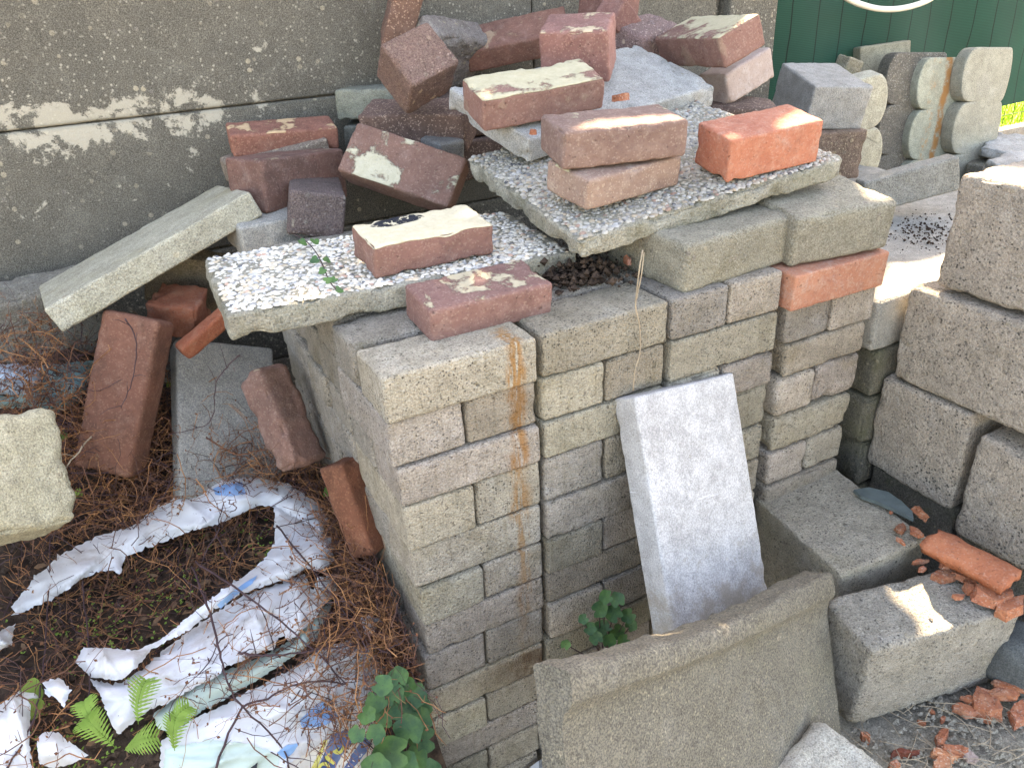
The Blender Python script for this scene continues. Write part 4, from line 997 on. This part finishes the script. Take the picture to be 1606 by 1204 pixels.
dir_up = Vector((-.12, -.42, .9)).normalized()
def vine(pts, lift, rad, mat, label, jit=1.0, name='vine', group='long dry vines over the sack', grp_side=0):
    P = []
    for i, (x, y) in enumerate(pts):
        l_ = lift[i] if isinstance(lift, (list, tuple)) else lift
        P.append(hit(x, y, l_ * 1.1) if l_ < 9 else on(x, y, 1, l_ - 10))
    P = smooth_path(P, 6)
    P = [p + Vector((rnd.uniform(-1, 1), rnd.uniform(-1, 1), rnd.uniform(-1, 1))) * .0012 * jit for p in P]
    v_, f_ = [], []
    tube(v_, f_, P, [rad * (1 - .5 * k / len(P)) for k in range(len(P))], 6)
    for k in range(2, len(P) - 1, 3):
        if rnd.random() < .6:
            d = Vector((rnd.uniform(-1, 1), rnd.uniform(-1, .4), rnd.uniform(-.2, 1))).normalized() * rnd.uniform(.01, .04)
            tube(v_, f_, [P[k], P[k] + d * .6 + Vector((0, 0, .003)), P[k] + d], [rad * .5, rad * .35, rad * .2], 4)
    return tag(mesh_obj(name, v_, f_, mat), label, 'vine', group)
vine([(301, 888), (325, 948), (344, 1023), (355, 1064), (374, 1101), (441, 1169), (456, 1215)], [.07, .075, .08, .08, .075, .06, .05], .0019, vine_m, 'longest dark vine crossing the sack from its middle down to the bottom edge')
vine([(306, 881), (374, 924), (441, 976), (500, 1026), (545, 1075)], .085, .0017, vine_m, 'dark vine running from the soil diagonally to the lower right')
vine([(435, 825), (486, 888), (523, 937), (560, 985)], .07, .0017, vine_m, 'short dark vine over the right fold of the sack')
vine([(334, 1215), (374, 1118), (420, 1094), (474, 1070), (545, 1072)], .075, .0019, vine_m, 'forked dark vine rising from the bottom edge of the sack')
vine([(374, 1023), (410, 1027), (456, 1025), (560, 1010)], .085, .002, vine_m, 'straight dark vine lying level across the torn panel')
vine([(8, 1210), (50, 1135), (64, 1071), (72, 1000), (78, 880), (80, 790)], .05, .0014, vine_m, 'thin vine climbing along the left edge')
vine([(129, 911), (136, 980), (142, 1053), (133, 1115)], .05, .0013, vine_m, 'thin purple vine hanging over the soil at the left')
vine([(-10, 733), (60, 738), (124, 742), (210, 738)], [.16, .13, .1, .08], .0017, vine_m, 'purple vine across the pale cream stone')
vine([(-10, 676), (40, 690), (84, 699), (170, 714)], [.18, .15, .12, .09], .0013, vine_m, 'thin vine above the pale cream stone')
vine([(143, 684), (112, 722), (81, 766), (56, 805)], .11, .0016, straw_m, 'pale straw stalk leaning by the pale cream stone')
vine([(85, 664), (84, 720), (85, 790)], .12, .0012, straw_m, 'upright pale straw stalk beside the pale cream stone')
vine([(323, 686), (350, 702), (376, 713), (420, 704), (464, 708), (505, 716), (545, 724)], .1, .0018, stem_m, 'reddish stem arching in front of the grey slab')
vine([(464, 708), (487, 728), (515, 738), (560, 738)], .1, .0017, stem_m, 'reddish stem forking towards the stack')
vine([(376, 556), (352, 580), (338, 604), (328, 662), (266, 680)], [10.36, 10.36, 10.36, 10.35, 10.35], .0011, vine_m, 'thin dark vine looping over the grey leaning slab')
vine([(196, 500), (214, 540), (206, 600), (190, 640)], [10.42] * 4, .0012, vine_m, 'thin dark vine over the old standing brick')
v_, f_ = [], []
tube(v_, f_, smooth_path([on(1008, 392, 1, -.02), on(1003, 420, 1, -.025), on(998, 462, 1, -.018), on(997, 482, 1, -.012), on(1003, 510, 1, -.01), on(1004, 550, 1, -.012), on(996, 580, 1, -.014), on(993, 612, 1, -.012)], 4), [.001] * 29, 5)
tube(v_, f_, smooth_path([on(1010, 396, 1, -.02), on(1006, 430, 1, -.024), on(998, 470, 1, -.018)], 4), .0008, 5)
tag(mesh_obj('dry_stalk', v_, f_, straw_m), 'dry straw stalk hanging down the front of the second column', 'stalk')

def tangle(regions, n, seed, name, label, mat, leafy=.7):
    rg = random.Random(seed); v_, f_ = [], []; lv, lf = [], []; mi = []
    for (cx, cy, sx2, sy2, wgt, lo, hi) in regions:
        for k in range(int(n * wgt)):
            x, y = rg.gauss(cx, sx2), rg.gauss(cy, sy2)
            p = hit(min(max(x, -40), 648), y) + dir_up * rg.uniform(lo, hi)
            if p.x > -.012: p.x = -.012 - rg.uniform(0, .03)
            d = Vector((rg.uniform(-1, 1), rg.uniform(-1, 1), rg.uniform(-.7, .8))).normalized()
            P = [p]; r_ = rg.choice((.0003, .0004, .0005, .0006, .0009)); ln = rg.choice((.008, .011, .016, .02))
            for s in range(rg.randint(4, 8)):
                d = (d + Vector((rg.uniform(-.5, .5), rg.uniform(-.5, .5), rg.uniform(-.5, .4)))).normalized()
                q_ = P[-1] + d * ln
                if q_.x > -.006: q_.x = -.006; d.x *= -.5
                hz = float(heap_z(np.array([q_.x]), np.array([q_.y]))[0]) + .006
                if q_.z < hz: q_.z = hz
                P.append(q_)
                if rg.random() < .35:
                    b = Vector((rg.uniform(-1, 1), rg.uniform(-1, 1), rg.uniform(-.5, 1))) * .012
                    tube(v_, f_, [q_, q_ + b], [r_ * .6, r_ * .35], 3)
                if rg.random() < leafy * .45:
                    a = Vector((rg.uniform(-1, 1), rg.uniform(-1, 1), rg.uniform(-1, 1))).normalized() * rg.uniform(.002, .006); b = a.orthogonal().normalized() * rg.uniform(.001, .003)
                    i0 = len(lv); lv += [q_, q_ + a * .5 + b, q_ + a * 1.1 + Vector((0, 0, .001)), q_ + a * .5 - b]; lf.append((i0, i0 + 1, i0 + 2)); lf.append((i0, i0 + 2, i0 + 3))
            tube(v_, f_, P, [r_] * len(P), 3); mi += [rg.choice((0, 0, 1, 2, 2))] * (len(f_) - len(mi))
    i0 = len(v_); nf = len(f_)
    o = mesh_obj(name, v_ + lv, f_ + [tuple(i0 + i for i in t) for t in lf], mat, False)
    for m_ in (vine_m, rust_stem_m, dleaf_m): o.data.materials.append(m_)
    o.data.polygons.foreach_set('material_index', [mi[k] if k < len(mi) else 0 for k in range(nf)] + [3] * (len(o.data.polygons) - nf))
    return tag(o, label, 'dry stems', kind='stuff')
tangle([(590, 930, 32, 60, .34, .0, .10), (610, 1030, 24, 40, .18, .0, .08), (560, 860, 26, 30, .14, .0, .08), (250, 720, 120, 34, .30, .0, .10), (400, 760, 100, 22, .22, .01, .08),
        (200, 800, 110, 40, .22, .01, .06), (270, 890, 90, 40, .11, .0, .03), (90, 620, 60, 40, .22, .02, .14), (150, 690, 80, 40, .30, .02, .10), (330, 690, 80, 40, .22, .01, .08), (300, 800, 120, 20, .18, .02, .06), (120, 960, 70, 60, .12, .0, .04), (480, 980, 60, 60, .10, .03, .07), (540, 1120, 40, 40, .12, .02, .07), (60, 1130, 50, 50, .08, .01, .05), (420, 1060, 80, 60, .06, .04, .07)],
       1900, 5, 'dry_stems', 'tangle of dry brown stems over the sack and along the stack', stem_m)

def lobed_leaf(v_, f_, c, n_, size, rg, lobes=5):
    """a rounded, lobed leaf with a cupped blade"""
    a = n_.orthogonal().normalized(); a = Matrix.Rotation(rg.uniform(0, 6.28), 3, n_) @ a; b = n_.cross(a)
    base = len(v_); N = 22; v_.append(c)
    for ring_, cup in ((.55, .03), (1.0, .14)):
        for s in range(N):
            t = 2 * math.pi * s / N
            rr = size * ring_ * (1 + (.07 if lobes > 4 else .14) * math.cos(lobes * t) + .03 * math.cos(lobes * 3 * t + 1)) * (1 - .45 * math.exp(-((t - math.pi) / .25) ** 2))
            v_.append(c + a * rr * math.cos(t) + b * rr * math.sin(t) + n_ * (size * cup * (1 + .5 * math.cos(lobes * t))))
    for s in range(N):
        f_.append((base, base + 1 + s, base + 1 + (s + 1) % N))
        f_.append((base + 1 + s, base + 1 + N + s, base + 1 + N + (s + 1) % N, base + 1 + (s + 1) % N))
def leafy_plant(spots, root_pt, label, mat, seed, name='leafy_plant', size=(.016, .026)):
    rg = random.Random(seed); root = tag(empty(name, root_pt), label, 'plant')
    v_, f_, sv, sf = [], [], [], []
    for (p, sz) in spots:
        n_ = (Vector((-.25, -.7, .65)) + Vector((rg.uniform(-.35, .35), rg.uniform(-.3, .3), rg.uniform(-.25, .35)))).normalized()
        lobed_leaf(v_, f_, p - root_pt, n_, sz, rg)
        tube(sv, sf, smooth_path([Vector((0, 0, 0)), (p - root_pt) * .5 + Vector((0, .01, -.01)), p - root_pt], 3), .0009, 4)
    mesh_obj('leaves', v_, f_, mat, True, root); mesh_obj('stems', sv, sf, vine_m, True, root); return root
sp = []
for (x, y, s_, yy) in [(641, 1143, .021, -.075), (612, 1180, .026, -.09), (652, 1188, .017, -.085), (655, 1130, .02, -.05), (600, 1074, .014, -.06), (616, 1088, .016, -.04), (650, 1090, .018, -.04), (640, 1110, .018, -.045), (590, 1150, .013, -.09), (575, 1120, .012, -.09), (662, 1160, .02, -.055), (625, 1060, .014, -.03), (630, 1205, .024, -.1), (608, 1120, .018, -.05), (590, 1100, .015, -.05), (660, 1110, .016, -.035), (560, 1150, .011, -.1), (640, 1075, .013, -.03), (675, 1210, .018, -.06), (588, 1205, .02, -.11)]:
    p = on(x, y, 1, yy)
    sp.append((p, s_))
leafy_plant(sp, on(640, 1220, 1, -.03), 'round leaved green plant growing at the left foot of the stack', leaf_m, 3)
sp = []
rg = random.Random(4)
for (x, y, s_) in [(950, 935, .011), (968, 940, .012), (940, 955, .013), (962, 962, .014), (985, 965, .012), (925, 985, .010), (945, 985, .014), (968, 990, .013), (990, 980, .01), (955, 1005, .012), (935, 1000, .011), (978, 1005, .011), (887, 1010, .008), (915, 970, .008)]:
    sp.append((on(x, y, 1, -.045 + rg.uniform(-.02, .01)), s_))
leafy_plant(sp, on(955, 1040, 1, -.02), 'dark green lobed plant growing behind the lipped slab', leaf_m, 9)
# small young ivy leaves dotted over the dry stems
for k, (x, y, yy, s_) in enumerate([(162, 643, .45, .010), (238, 637, .45, .007), (252, 664, .43, .009), (174, 668, .43, .007), (187, 692, .42, .011), (154, 699, .42, .008), (114, 706, .4, .010), (275, 624, .45, .006), (349, 732, .38, .007), (392, 607, .36, .008), (345, 640, .4, .008), (140, 795, .3, .007), (520, 792, .2, .008), (534, 821, .18, .007), (75, 1100, .0, .014), (494, 732, .28, .006), (78, 1125, -.02, .012)]):
    v_, f_ = [], []
    lobed_leaf(v_, f_, Vector((0, 0, 0)), Vector((-.3, -.7, .6)).normalized(), s_ * 1.1, rnd, 3)
    p = hit(x, y) + dir_up * .05
    nm = ['over the old standing brick', 'beside the grey leaning slab', 'left of the grey leaning slab', 'below the old standing brick', 'largest below the old standing brick', 'by the pale cream stone', 'on the pale cream stone side', 'at the corner of the grey leaning slab', 'beneath the reddish stem', 'on the weathered pinkish brick edge', 'on the grey leaning slab face', 'in the dark gap above the sack', 'beside the dark orange brick', 'lower beside the dark orange brick', 'big yellow green one on the side flap', 'near the reddish fork', 'yellowing one low on the side flap'][k]
    o = mesh_obj('ivy_leaf', [v + p for v in v_], f_, bright_m); o.color = (rnd.uniform(.7, 1.1), rnd.uniform(.75, 1), .9, 1)
    tag(o, 'small green ivy leaf ' + nm, 'leaf', 'small ivy leaves among the dry stems')
# ivy sprig on the left pebble slab
root = tag(empty('ivy_sprig', on(500, 425, 2, .05)), 'thin ivy sprig with small leaves lying across the white pebble slab', 'ivy')
v_, f_ = [], []
pp = [on(463, 368, 2, .056), on(482, 380, 2, .056), on(497, 398, 2, .057), on(508, 420, 2, .056), on(516, 440, 2, .055), on(528, 455, 2, .056)]
tube(v_, f_, [p - root.location for p in smooth_path(pp, 5)], .0009, 5); mesh_obj('stem', v_, f_, vine_m, True, root)
v_, f_ = [], []
for (x, y, s_) in [(474, 380, .0075), (494, 379, .007), (494, 408, .007), (512, 408, .006), (506, 425, .006), (514, 440, .006), (524, 439, .005), (531, 455, .006)]:
    lobed_leaf(v_, f_, on(x, y, 2, .06) - root.location, Vector((rnd.uniform(-.4, .4), -.5, .8)).normalized(), s_, rnd, 3)
mesh_obj('leaves', v_, f_, leaf_m, True, root)
# ferns
def fern(px, py, ang, ln, label, seed):
    rg = random.Random(seed); p0 = hit(px, py) + dir_up * .05
    root = tag(empty('fern_frond', p0), label, 'fern', 'bright fern fronds at the bottom left')
    v_, f_, sv, sf = [], [], [], []
    ex = (hit(px + math.cos(ang) * 30, py + math.sin(ang) * 30) + dir_up * .06 - p0); ex.normalize()
    side = dir_up.cross(ex).normalized(); P = [ex * ln * t + dir_up * (.02 * math.sin(t * 2.6)) for t in [k / 12 for k in range(13)]]
    tube(sv, sf, P, .0006, 4)
    for k in range(1, 13):
        for sg in (-1, 1):
            l_ = ln * .46 * math.sin(math.pi * (1 - k / 13.5) ** .75) + .003
            d = (side * sg + ex * .55 + dir_up * rg.uniform(-.15, .1)).normalized(); m_ = max(3, int(l_ / .003)); i0 = len(v_)
            for j in range(m_ + 1):
                t = j / m_; c = P[k] + d * l_ * t - dir_up * (.25 * l_ * t * t); wd = .0021 * (1 - t) ** .7 * (1.25 if j % 2 else .7) + .0002
                v_ += [c - ex * wd, c + ex * wd]
                if j: f_.append((i0 + 2 * j - 2, i0 + 2 * j - 1, i0 + 2 * j + 1, i0 + 2 * j))
    mesh_obj('leaflets', v_, f_, bright_m, False, root); mesh_obj('midrib', sv, sf, bright_m, True, root)
fern(235, 1150, -1.2, .05, 'upright fern frond in front of the torn panel', 1)
fern(200, 1185, -2.3, .045, 'fern frond leaning left at the bottom edge', 2)
fern(215, 1190, -.2, .045, 'fern frond spreading right at the bottom edge', 3)
fern(280, 1165, -.7, .04, 'small fern frond beside the green stain of the sack', 4)
fern(175, 1160, -1.9, .036, 'fern frond nearest the soil', 5)
fern(290, 1190, -1.3, .04, 'darker fern frond lowest on the right', 6)
# sprouts and crumbs in the soil
v_, f_ = [], []
rg = random.Random(12)
for k in range(420):
    x, y = rg.choice([(150, 1000, 80, 40), (400, 850, 25, 30), (250, 930, 80, 50), (120, 1180, 60, 20)])[:2]
    x += rg.gauss(0, 55); y += rg.gauss(0, 32); c = hit(x, y) + dir_up * .006
    for s in (-1, 1):
        i0 = len(v_); a = rg.uniform(0, 6.28); d = Vector((math.cos(a), math.sin(a), .4)) * .0028; e = Vector((-d.y, d.x, 0)) * .6
        v_ += [c, c + d + e, c + d * 1.8, c + d - e]; f_.append((i0, i0 + 1, i0 + 2, i0 + 3))
tag(mesh_obj('sprouts', v_, f_, bright_m, False), 'tiny green sprouts in the soil of the sack', 'sprouts', kind='stuff')
V, F = [], []
def crumb(p, s_, rg):
    base = len(V); a = [Vector((rg.uniform(.6, 1.2) * x, rg.uniform(.6, 1.2) * y, rg.uniform(.5, 1) * z)) * s_ for x, y, z in ((1, 0, 0), (0, 1, 0), (-1, 0, 0), (0, -1, 0), (0, 0, 1), (0, 0, -1))]
    for k in a: V.append(p + k)
    for t in ((0, 1, 4), (1, 2, 4), (2, 3, 4), (3, 0, 4), (1, 0, 5), (2, 1, 5), (3, 2, 5), (0, 3, 5)): F.append(tuple(base + i for i in t))
for k in range(900):
    crumb(hit(rg.uniform(0, 480), rg.uniform(780, 1204)) + dir_up * .002, rg.choice((.002, .003, .005, .009)), rg)
for k in range(500):
    crumb(Vector((rg.gauss(.36, .035), rg.gauss(.145, .03), .003 + abs(rg.gauss(0, .012)))), rg.choice((.002, .003, .005, .008)), rg)
for k in range(350):
    p = on(rg.gauss(1450, 30), rg.gauss(366, 14), 2, -.112); crumb(p + Vector((0, 0, abs(rg.gauss(0, .004)))), rg.choice((.001, .0015, .002, .003, .004)), rg)
tag(mesh_obj('soil_crumbs', V, F, soil_m, False), 'dark soil crumbs and clods in the sack and on the stack', 'soil', kind='stuff')

v_, f_ = [], []
rg = random.Random(55)
for k in range(420):
    c = hit(rg.choice((rg.gauss(230, 110), rg.gauss(400, 50))), rg.choice((rg.gauss(950, 60), rg.gauss(860, 40), rg.gauss(1160, 40)))) + dir_up * rg.uniform(.004, .012)
    n_ = (dir_up + Vector((rg.uniform(-1, 1), rg.uniform(-1, 1), rg.uniform(-.6, .6))) * .7).normalized(); a = n_.orthogonal().normalized(); a = Matrix.Rotation(rg.uniform(0, 6.28), 3, n_) @ a; b = n_.cross(a)
    l_ = rg.uniform(.003, .010); w_ = l_ * rg.uniform(.25, .6); i0 = len(v_)
    v_ += [c - a * l_, c - a * l_ * .3 + b * w_ + n_ * l_ * .2, c + a * l_ * .5 + b * w_ * .7 + n_ * l_ * .3, c + a * l_ * 1.2, c + a * l_ * .4 - b * w_ + n_ * l_ * .25, c - a * l_ * .4 - b * w_ * .8]
    f_.append(tuple(range(i0, i0 + 6)))
tag(mesh_obj('leaf_litter', v_, f_, plain('leaf_litter_brown', (.2, .115, .06), .9, 18, .5, c2=(.09, .05, .03)), False), 'withered brown leaf scraps on the soil of the sack', 'leaf litter', kind='stuff')

# ------------------------------------------------------------------ broken terracotta pieces
SH = 'broken terracotta shards'
def shard(px, py, axis, val, size, thick, label, asp=.55, rz=None, tilt=.15, mat=None, color=(1, 1, 1, 1), seed=None, name='brick_shard', lift=0):
    rg = random.Random(seed if seed is not None else int(px * 7 + py)); n = rg.randint(5, 7)
    p = on(px, py, axis, val) + Vector((0, 0, lift)); rz = rg.uniform(0, 3.1) if rz is None else rz
    bm = bmesh.new(); vs_ = []
    for k in range(n):
        a = 2 * math.pi * k / n + rg.uniform(-.3, .3); rr = size / 2 * rg.uniform(.75, 1.15)
        vs_.append(bm.verts.new((rr * math.cos(a), rr * asp * math.sin(a), -thick / 2)))
    f = bm.faces.new(vs_); ex = bmesh.ops.extrude_face_region(bm, geom=[f])
    tv = [e for e in ex['geom'] if isinstance(e, bmesh.types.BMVert)]
    for v in tv: v.co.z += thick * rg.uniform(.7, 1.1); v.co.x *= rg.uniform(.8, .98); v.co.y *= rg.uniform(.75, .98)
    bmesh.ops.recalc_face_normals(bm, faces=bm.faces)
    bmesh.ops.triangulate(bm, faces=bm.faces); bmesh.ops.subdivide_edges(bm, edges=bm.edges, cuts=2, use_grid_fill=True)
    for v in bm.verts:
        v.co += Vector((rg.uniform(-1, 1), rg.uniform(-1, 1), rg.uniform(-1, 1))) * size * .018
    me = bpy.data.meshes.new(name); bm.to_mesh(me); bm.free(); me.materials.append(mat or b_shard)
    o = bpy.data.objects.new(name, me); col.objects.link(o); o.location = p
    o.rotation_euler = (rg.uniform(-tilt, tilt), rg.uniform(-tilt, tilt), rz); o.color = color
    return tag(o, label, 'shard', SH)
zb5, zb6, zg = -.432, -.455, -.628
shard(1352, 772, 2, zb5, .016, .006, 'tiny orange shard beside the slate piece')
shard(1398, 802, 2, zb5, .014, .004, 'orange crumb at the lower edge of the slate piece')
shard(1412, 828, 2, zb5, .034, .008, 'grey and orange shard on the corner block, left of three', rz=.4, color=(.7, .8, .8, 1))
shard(1436, 833, 2, zb5, .034, .008, 'pointed orange shard on the corner block, right of three', rz=1.2)
shard(1442, 808, 2, zb5, .036, .012, 'brown orange shard wedged against the right wall', rz=1.9, tilt=.5, color=(.75, .75, .7, 1), lift=.006)
shard(1412, 848, 2, zb5, .022, .006, 'narrow orange shard below the other shards on the corner block', asp=.35, rz=1.4)
shard(1444, 880, 2, zb6, .03, .008, 'thin orange splinter at the back edge of the speckled block', asp=.3, rz=-.5)
shard(1446, 892, 2, zb6, .018, .006, 'small orange shard below the thin splinter')
shard(1488, 888, 2, zb6, .045, .01, 'flat orange flake under the roof tile edge', rz=-.3, tilt=.25, lift=.004)
shard(1482, 902, 2, zb6, .045, .012, 'grey backed orange flake in the cluster on the speckled block', rz=-.6, color=(.85, .9, .9, 1))
shard(1512, 905, 2, zb6, .04, .01, 'layered orange flake in the middle of the cluster', rz=-.5, tilt=.3)
shard(1522, 922, 2, zb6, .034, .014, 'chunky orange flake at the right of the cluster', rz=.2, lift=.003)
shard(1503, 935, 2, zb6, .026, .006, 'flat orange flake lowest of the cluster', rz=-.3)
shard(1556, 936, 2, zb6, .075, .018, 'large orange lump at the right end of the speckled block', asp=.5, rz=-.35, lift=.004)
shard(1582, 950, 2, zb6, .06, .02, 'broken orange lump overhanging the right end of the speckled block', asp=.6, rz=-.2, lift=-.002)
shard(1557, 945, 2, zb6 - .002, .012, .005, 'orange crumb before the large lump')
shard(1459, 967, 2, zb6 - .003, .008, .003, 'pale crumb beside the sunny stripe', mat=b_pale)
# ground shards
shard(1545, 1105, 2, zg + .012, .062, .028, 'fat orange brick lump on the ground by the speckled block', asp=.75, rz=.8, tilt=.3)
shard(1575, 1088, 2, zg + .02, .062, .012, 'curved orange tile flake behind the fat lump', asp=.4, rz=-.5, tilt=.4)
shard(1597, 1118, 2, zg + .01, .055, .016, 'orange piece right of the fat lump', asp=.5, rz=.3)
shard(1598, 1075, 2, zg + .03, .07, .012, 'dull red tile piece at the right edge', asp=.35, rz=-.8, color=(.75, .75, .75, 1))
shard(1512, 1112, 2, zg + .01, .045, .01, 'flat orange shard left of the fat lump', rz=-.8)
shard(1528, 1098, 2, zg + .014, .04, .01, 'thin orange shard tucked under the fat lump', rz=-.9, asp=.35)
shard(1358, 1155, 2, zg + .006, .018, .014, 'small round orange lump at the foot of the lipped slab', asp=.9)
shard(1415, 1180, 2, zg + .006, .05, .012, 'dark red tile sliver lying on the ground', asp=.3, rz=-.45, color=(.55, .42, .45, 1))
shard(1474, 1162, 2, zg + .008, .032, .012, 'orange shard in front of the pale patch', rz=.6)
shard(1480, 1148, 2, zg + .008, .024, .014, 'upper of two stacked orange shards on the ground', rz=.3)
shard(1480, 1182, 2, zg + .008, .05, .012, 'ochre orange shard lying among others', asp=.4, rz=-.7, color=(1.15, 1.3, 1.3, 1))
shard(1494, 1176, 2, zg + .008, .048, .012, 'orange shard lying parallel to the ochre one', asp=.4, rz=-.7)
shard(1478, 1202, 2, zg + .008, .045, .012, 'broad ochre shard at the bottom edge', asp=.7, rz=.4, color=(1.2, 1.4, 1.4, 1))
shard(1402, 1200, 2, zg + .008, .024, .012, 'orange bit at the bottom edge left of the ochre shard')
shard(1518, 1182, 2, zg + .008, .045, .006, 'pale pink tile flake standing out on the ground', asp=.45, rz=1.3, mat=b_pale)
shard(1478, 1128, 2, zg + .006, .014, .008, 'orange crumb near the foot of the speckled block')
shard(1462, 1116, 2, zg + .006, .012, .006, 'reddish crumb under the speckled block edge')
shard(1445, 1132, 2, zg + .004, .016, .006, 'dull red crumb beside a twig')
# crumbs on the upper slabs
shard(975, 158, 2, .205, .04, .012, 'bright orange crumb on the light grey slab between bricks', asp=.6, rz=.1, lift=.006)
shard(836, 207, 2, .185, .018, .008, 'orange crumb on the corner of the light grey slab', asp=.5)
shard(779, 249, 2, .108, .013, .009, 'orange crumb on the shaded pebbles', asp=.8)
shard(985, 408, 1, .12, .02, .012, 'orange crumb in the black soil under the pebble slab')
# slate piece
sl = [(1338, 772), (1362, 768), (1392, 775), (1412, 789), (1430, 806), (1432, 818), (1408, 806), (1378, 792), (1350, 782)]
p0 = on(1385, 790, 2, zb5 + .004); bt = [on(x, y, 2, zb5 + .001 + .012 * max(0, (x - 1380) / 60) * 0) - p0 for x, y in sl]
n = len(sl)
o = fix_normals(mesh_obj('slate_piece', bt + [v + Vector((0, 0, .006)) for v in bt], [tuple(range(n))[::-1], tuple(range(n, 2 * n))] + [(i, (i + 1) % n, n + (i + 1) % n, n + i) for i in range(n)], plain('green_grey_slate', (.1, .125, .115), .7, 40, .3, bump=.3), False))
o.location = p0; tag(o, 'smooth green grey slate piece lying on the corner block', 'slate')
# curved roof tile piece: half pipe section with a thickness
def roof_tile():
    p0, p1 = on(1462, 842, 2, -.418), on(1592, 908, 2, -.418); ax = (p1 - p0); L_ = ax.length; ax.normalize(); side = Vector((0, 0, 1)).cross(ax).normalized(); N = 14; nl = 22
    V, F = [], []
    for sgn, rr in ((0, .0), (1, .016)):
        for i in range(nl + 1):
            for k in range(N + 1):
                t = k / N; x = L_ * i / nl
                w_ = (t - .5) * .058; hgt = .010 * math.sin(math.pi * t) - rr
                e = .004 * fbm(np.array([[x * 40, w_ * 40, sgn * 3.]]), 2)[0]
                V.append(ax * (x + (e * 2 if i in (0, nl) else 0)) + side * (w_ + e * (k in (0, N))) + Vector((0, 0, hgt + e * .3)))
    m1 = (nl + 1) * (N + 1)
    for i in range(nl):
        for k in range(N):
            a = i * (N + 1) + k; F.append((a, a + 1, a + N + 2, a + N + 1)); F.append((m1 + a, m1 + a + N + 1, m1 + a + N + 2, m1 + a + 1))
        for k in (0, N):
            a = i * (N + 1) + k; F.append((a, a + N + 1, m1 + a + N + 1, m1 + a))
    for i in (0, nl):
        for k in range(N):
            a = i * (N + 1) + k; F.append((a, a + 1, m1 + a + 1, m1 + a))
    o = fix_normals(mesh_obj('roof_tile', V, F, brick('sooty_terracotta', (.47, .16, .075), (.38, .125, .06), (.5, .2, .1), soot=.8, pale=.1), True)); o.location = p0
    tag(o, 'long orange roof tile fragment with a sooty grey patch against the right wall', 'roof tile')
roof_tile()
# pale rock at the bottom edge
block('stone', (.16, .13, .1), on(1295, 1252, 2, -.57), (.15, .05, .3), lean_m, 'pale rough stone cut off by the bottom edge before the lipped slab', 'stone', color=(1.4, 1.4, 1.4, 1), r=.025, amp=.006, chip=.02, warp=.008)
block('stone', (.1, .09, .09), on(1600, 1030, 2, -.58), (.2, .1, .4), grey_m, 'dark grey rounded stone at the right edge', 'stone', color=(.4, .43, .43, 1), r=.03, amp=.002, warp=.005)
sp = [(on(1597, 1000, 1, -.36), .009), (on(1602, 1018, 1, -.37), .008), (on(1590, 1012, 1, -.36), .006), (on(1605, 1030, 1, -.38), .008)]
leafy_plant(sp, on(1604, 1045, 1, -.35), 'small green weed beside the speckled block at the right edge', bright_m, 17, name='weed')
# pale patches and twigs on the ground at the right
v_, f_ = [], []
rg = random.Random(31)
for k in range(60):
    x, y = rg.uniform(1340, 1606), rg.uniform(1100, 1204); p = on(x, y, 2, zg + .008); a = rg.uniform(0, 6.28); l_ = rg.uniform(.02, .07)
    d = Vector((math.cos(a), math.sin(a), rg.uniform(0, .1)))
    tube(v_, f_, smooth_path([p, p + d * l_ * .5 + Vector((rg.uniform(-.006, .006), rg.uniform(-.006, .006), .004)), p + d * l_], 3), .0006, 4)
tag(mesh_obj('twigs', v_, f_, straw_m), 'scattered pale twigs and straw on the ground at the lower right', 'twigs', kind='stuff')
V, F = [], []
for k in range(700):
    crumb(on(rg.uniform(1335, 1620), rg.uniform(1085, 1210), 2, zg + .003), rg.choice((.0015, .002, .003, .004, .006)), rg)
tag(mesh_obj('grit', V, F, ground_m, False), 'loose stone grit on the ground at the lower right', 'grit', kind='stuff')
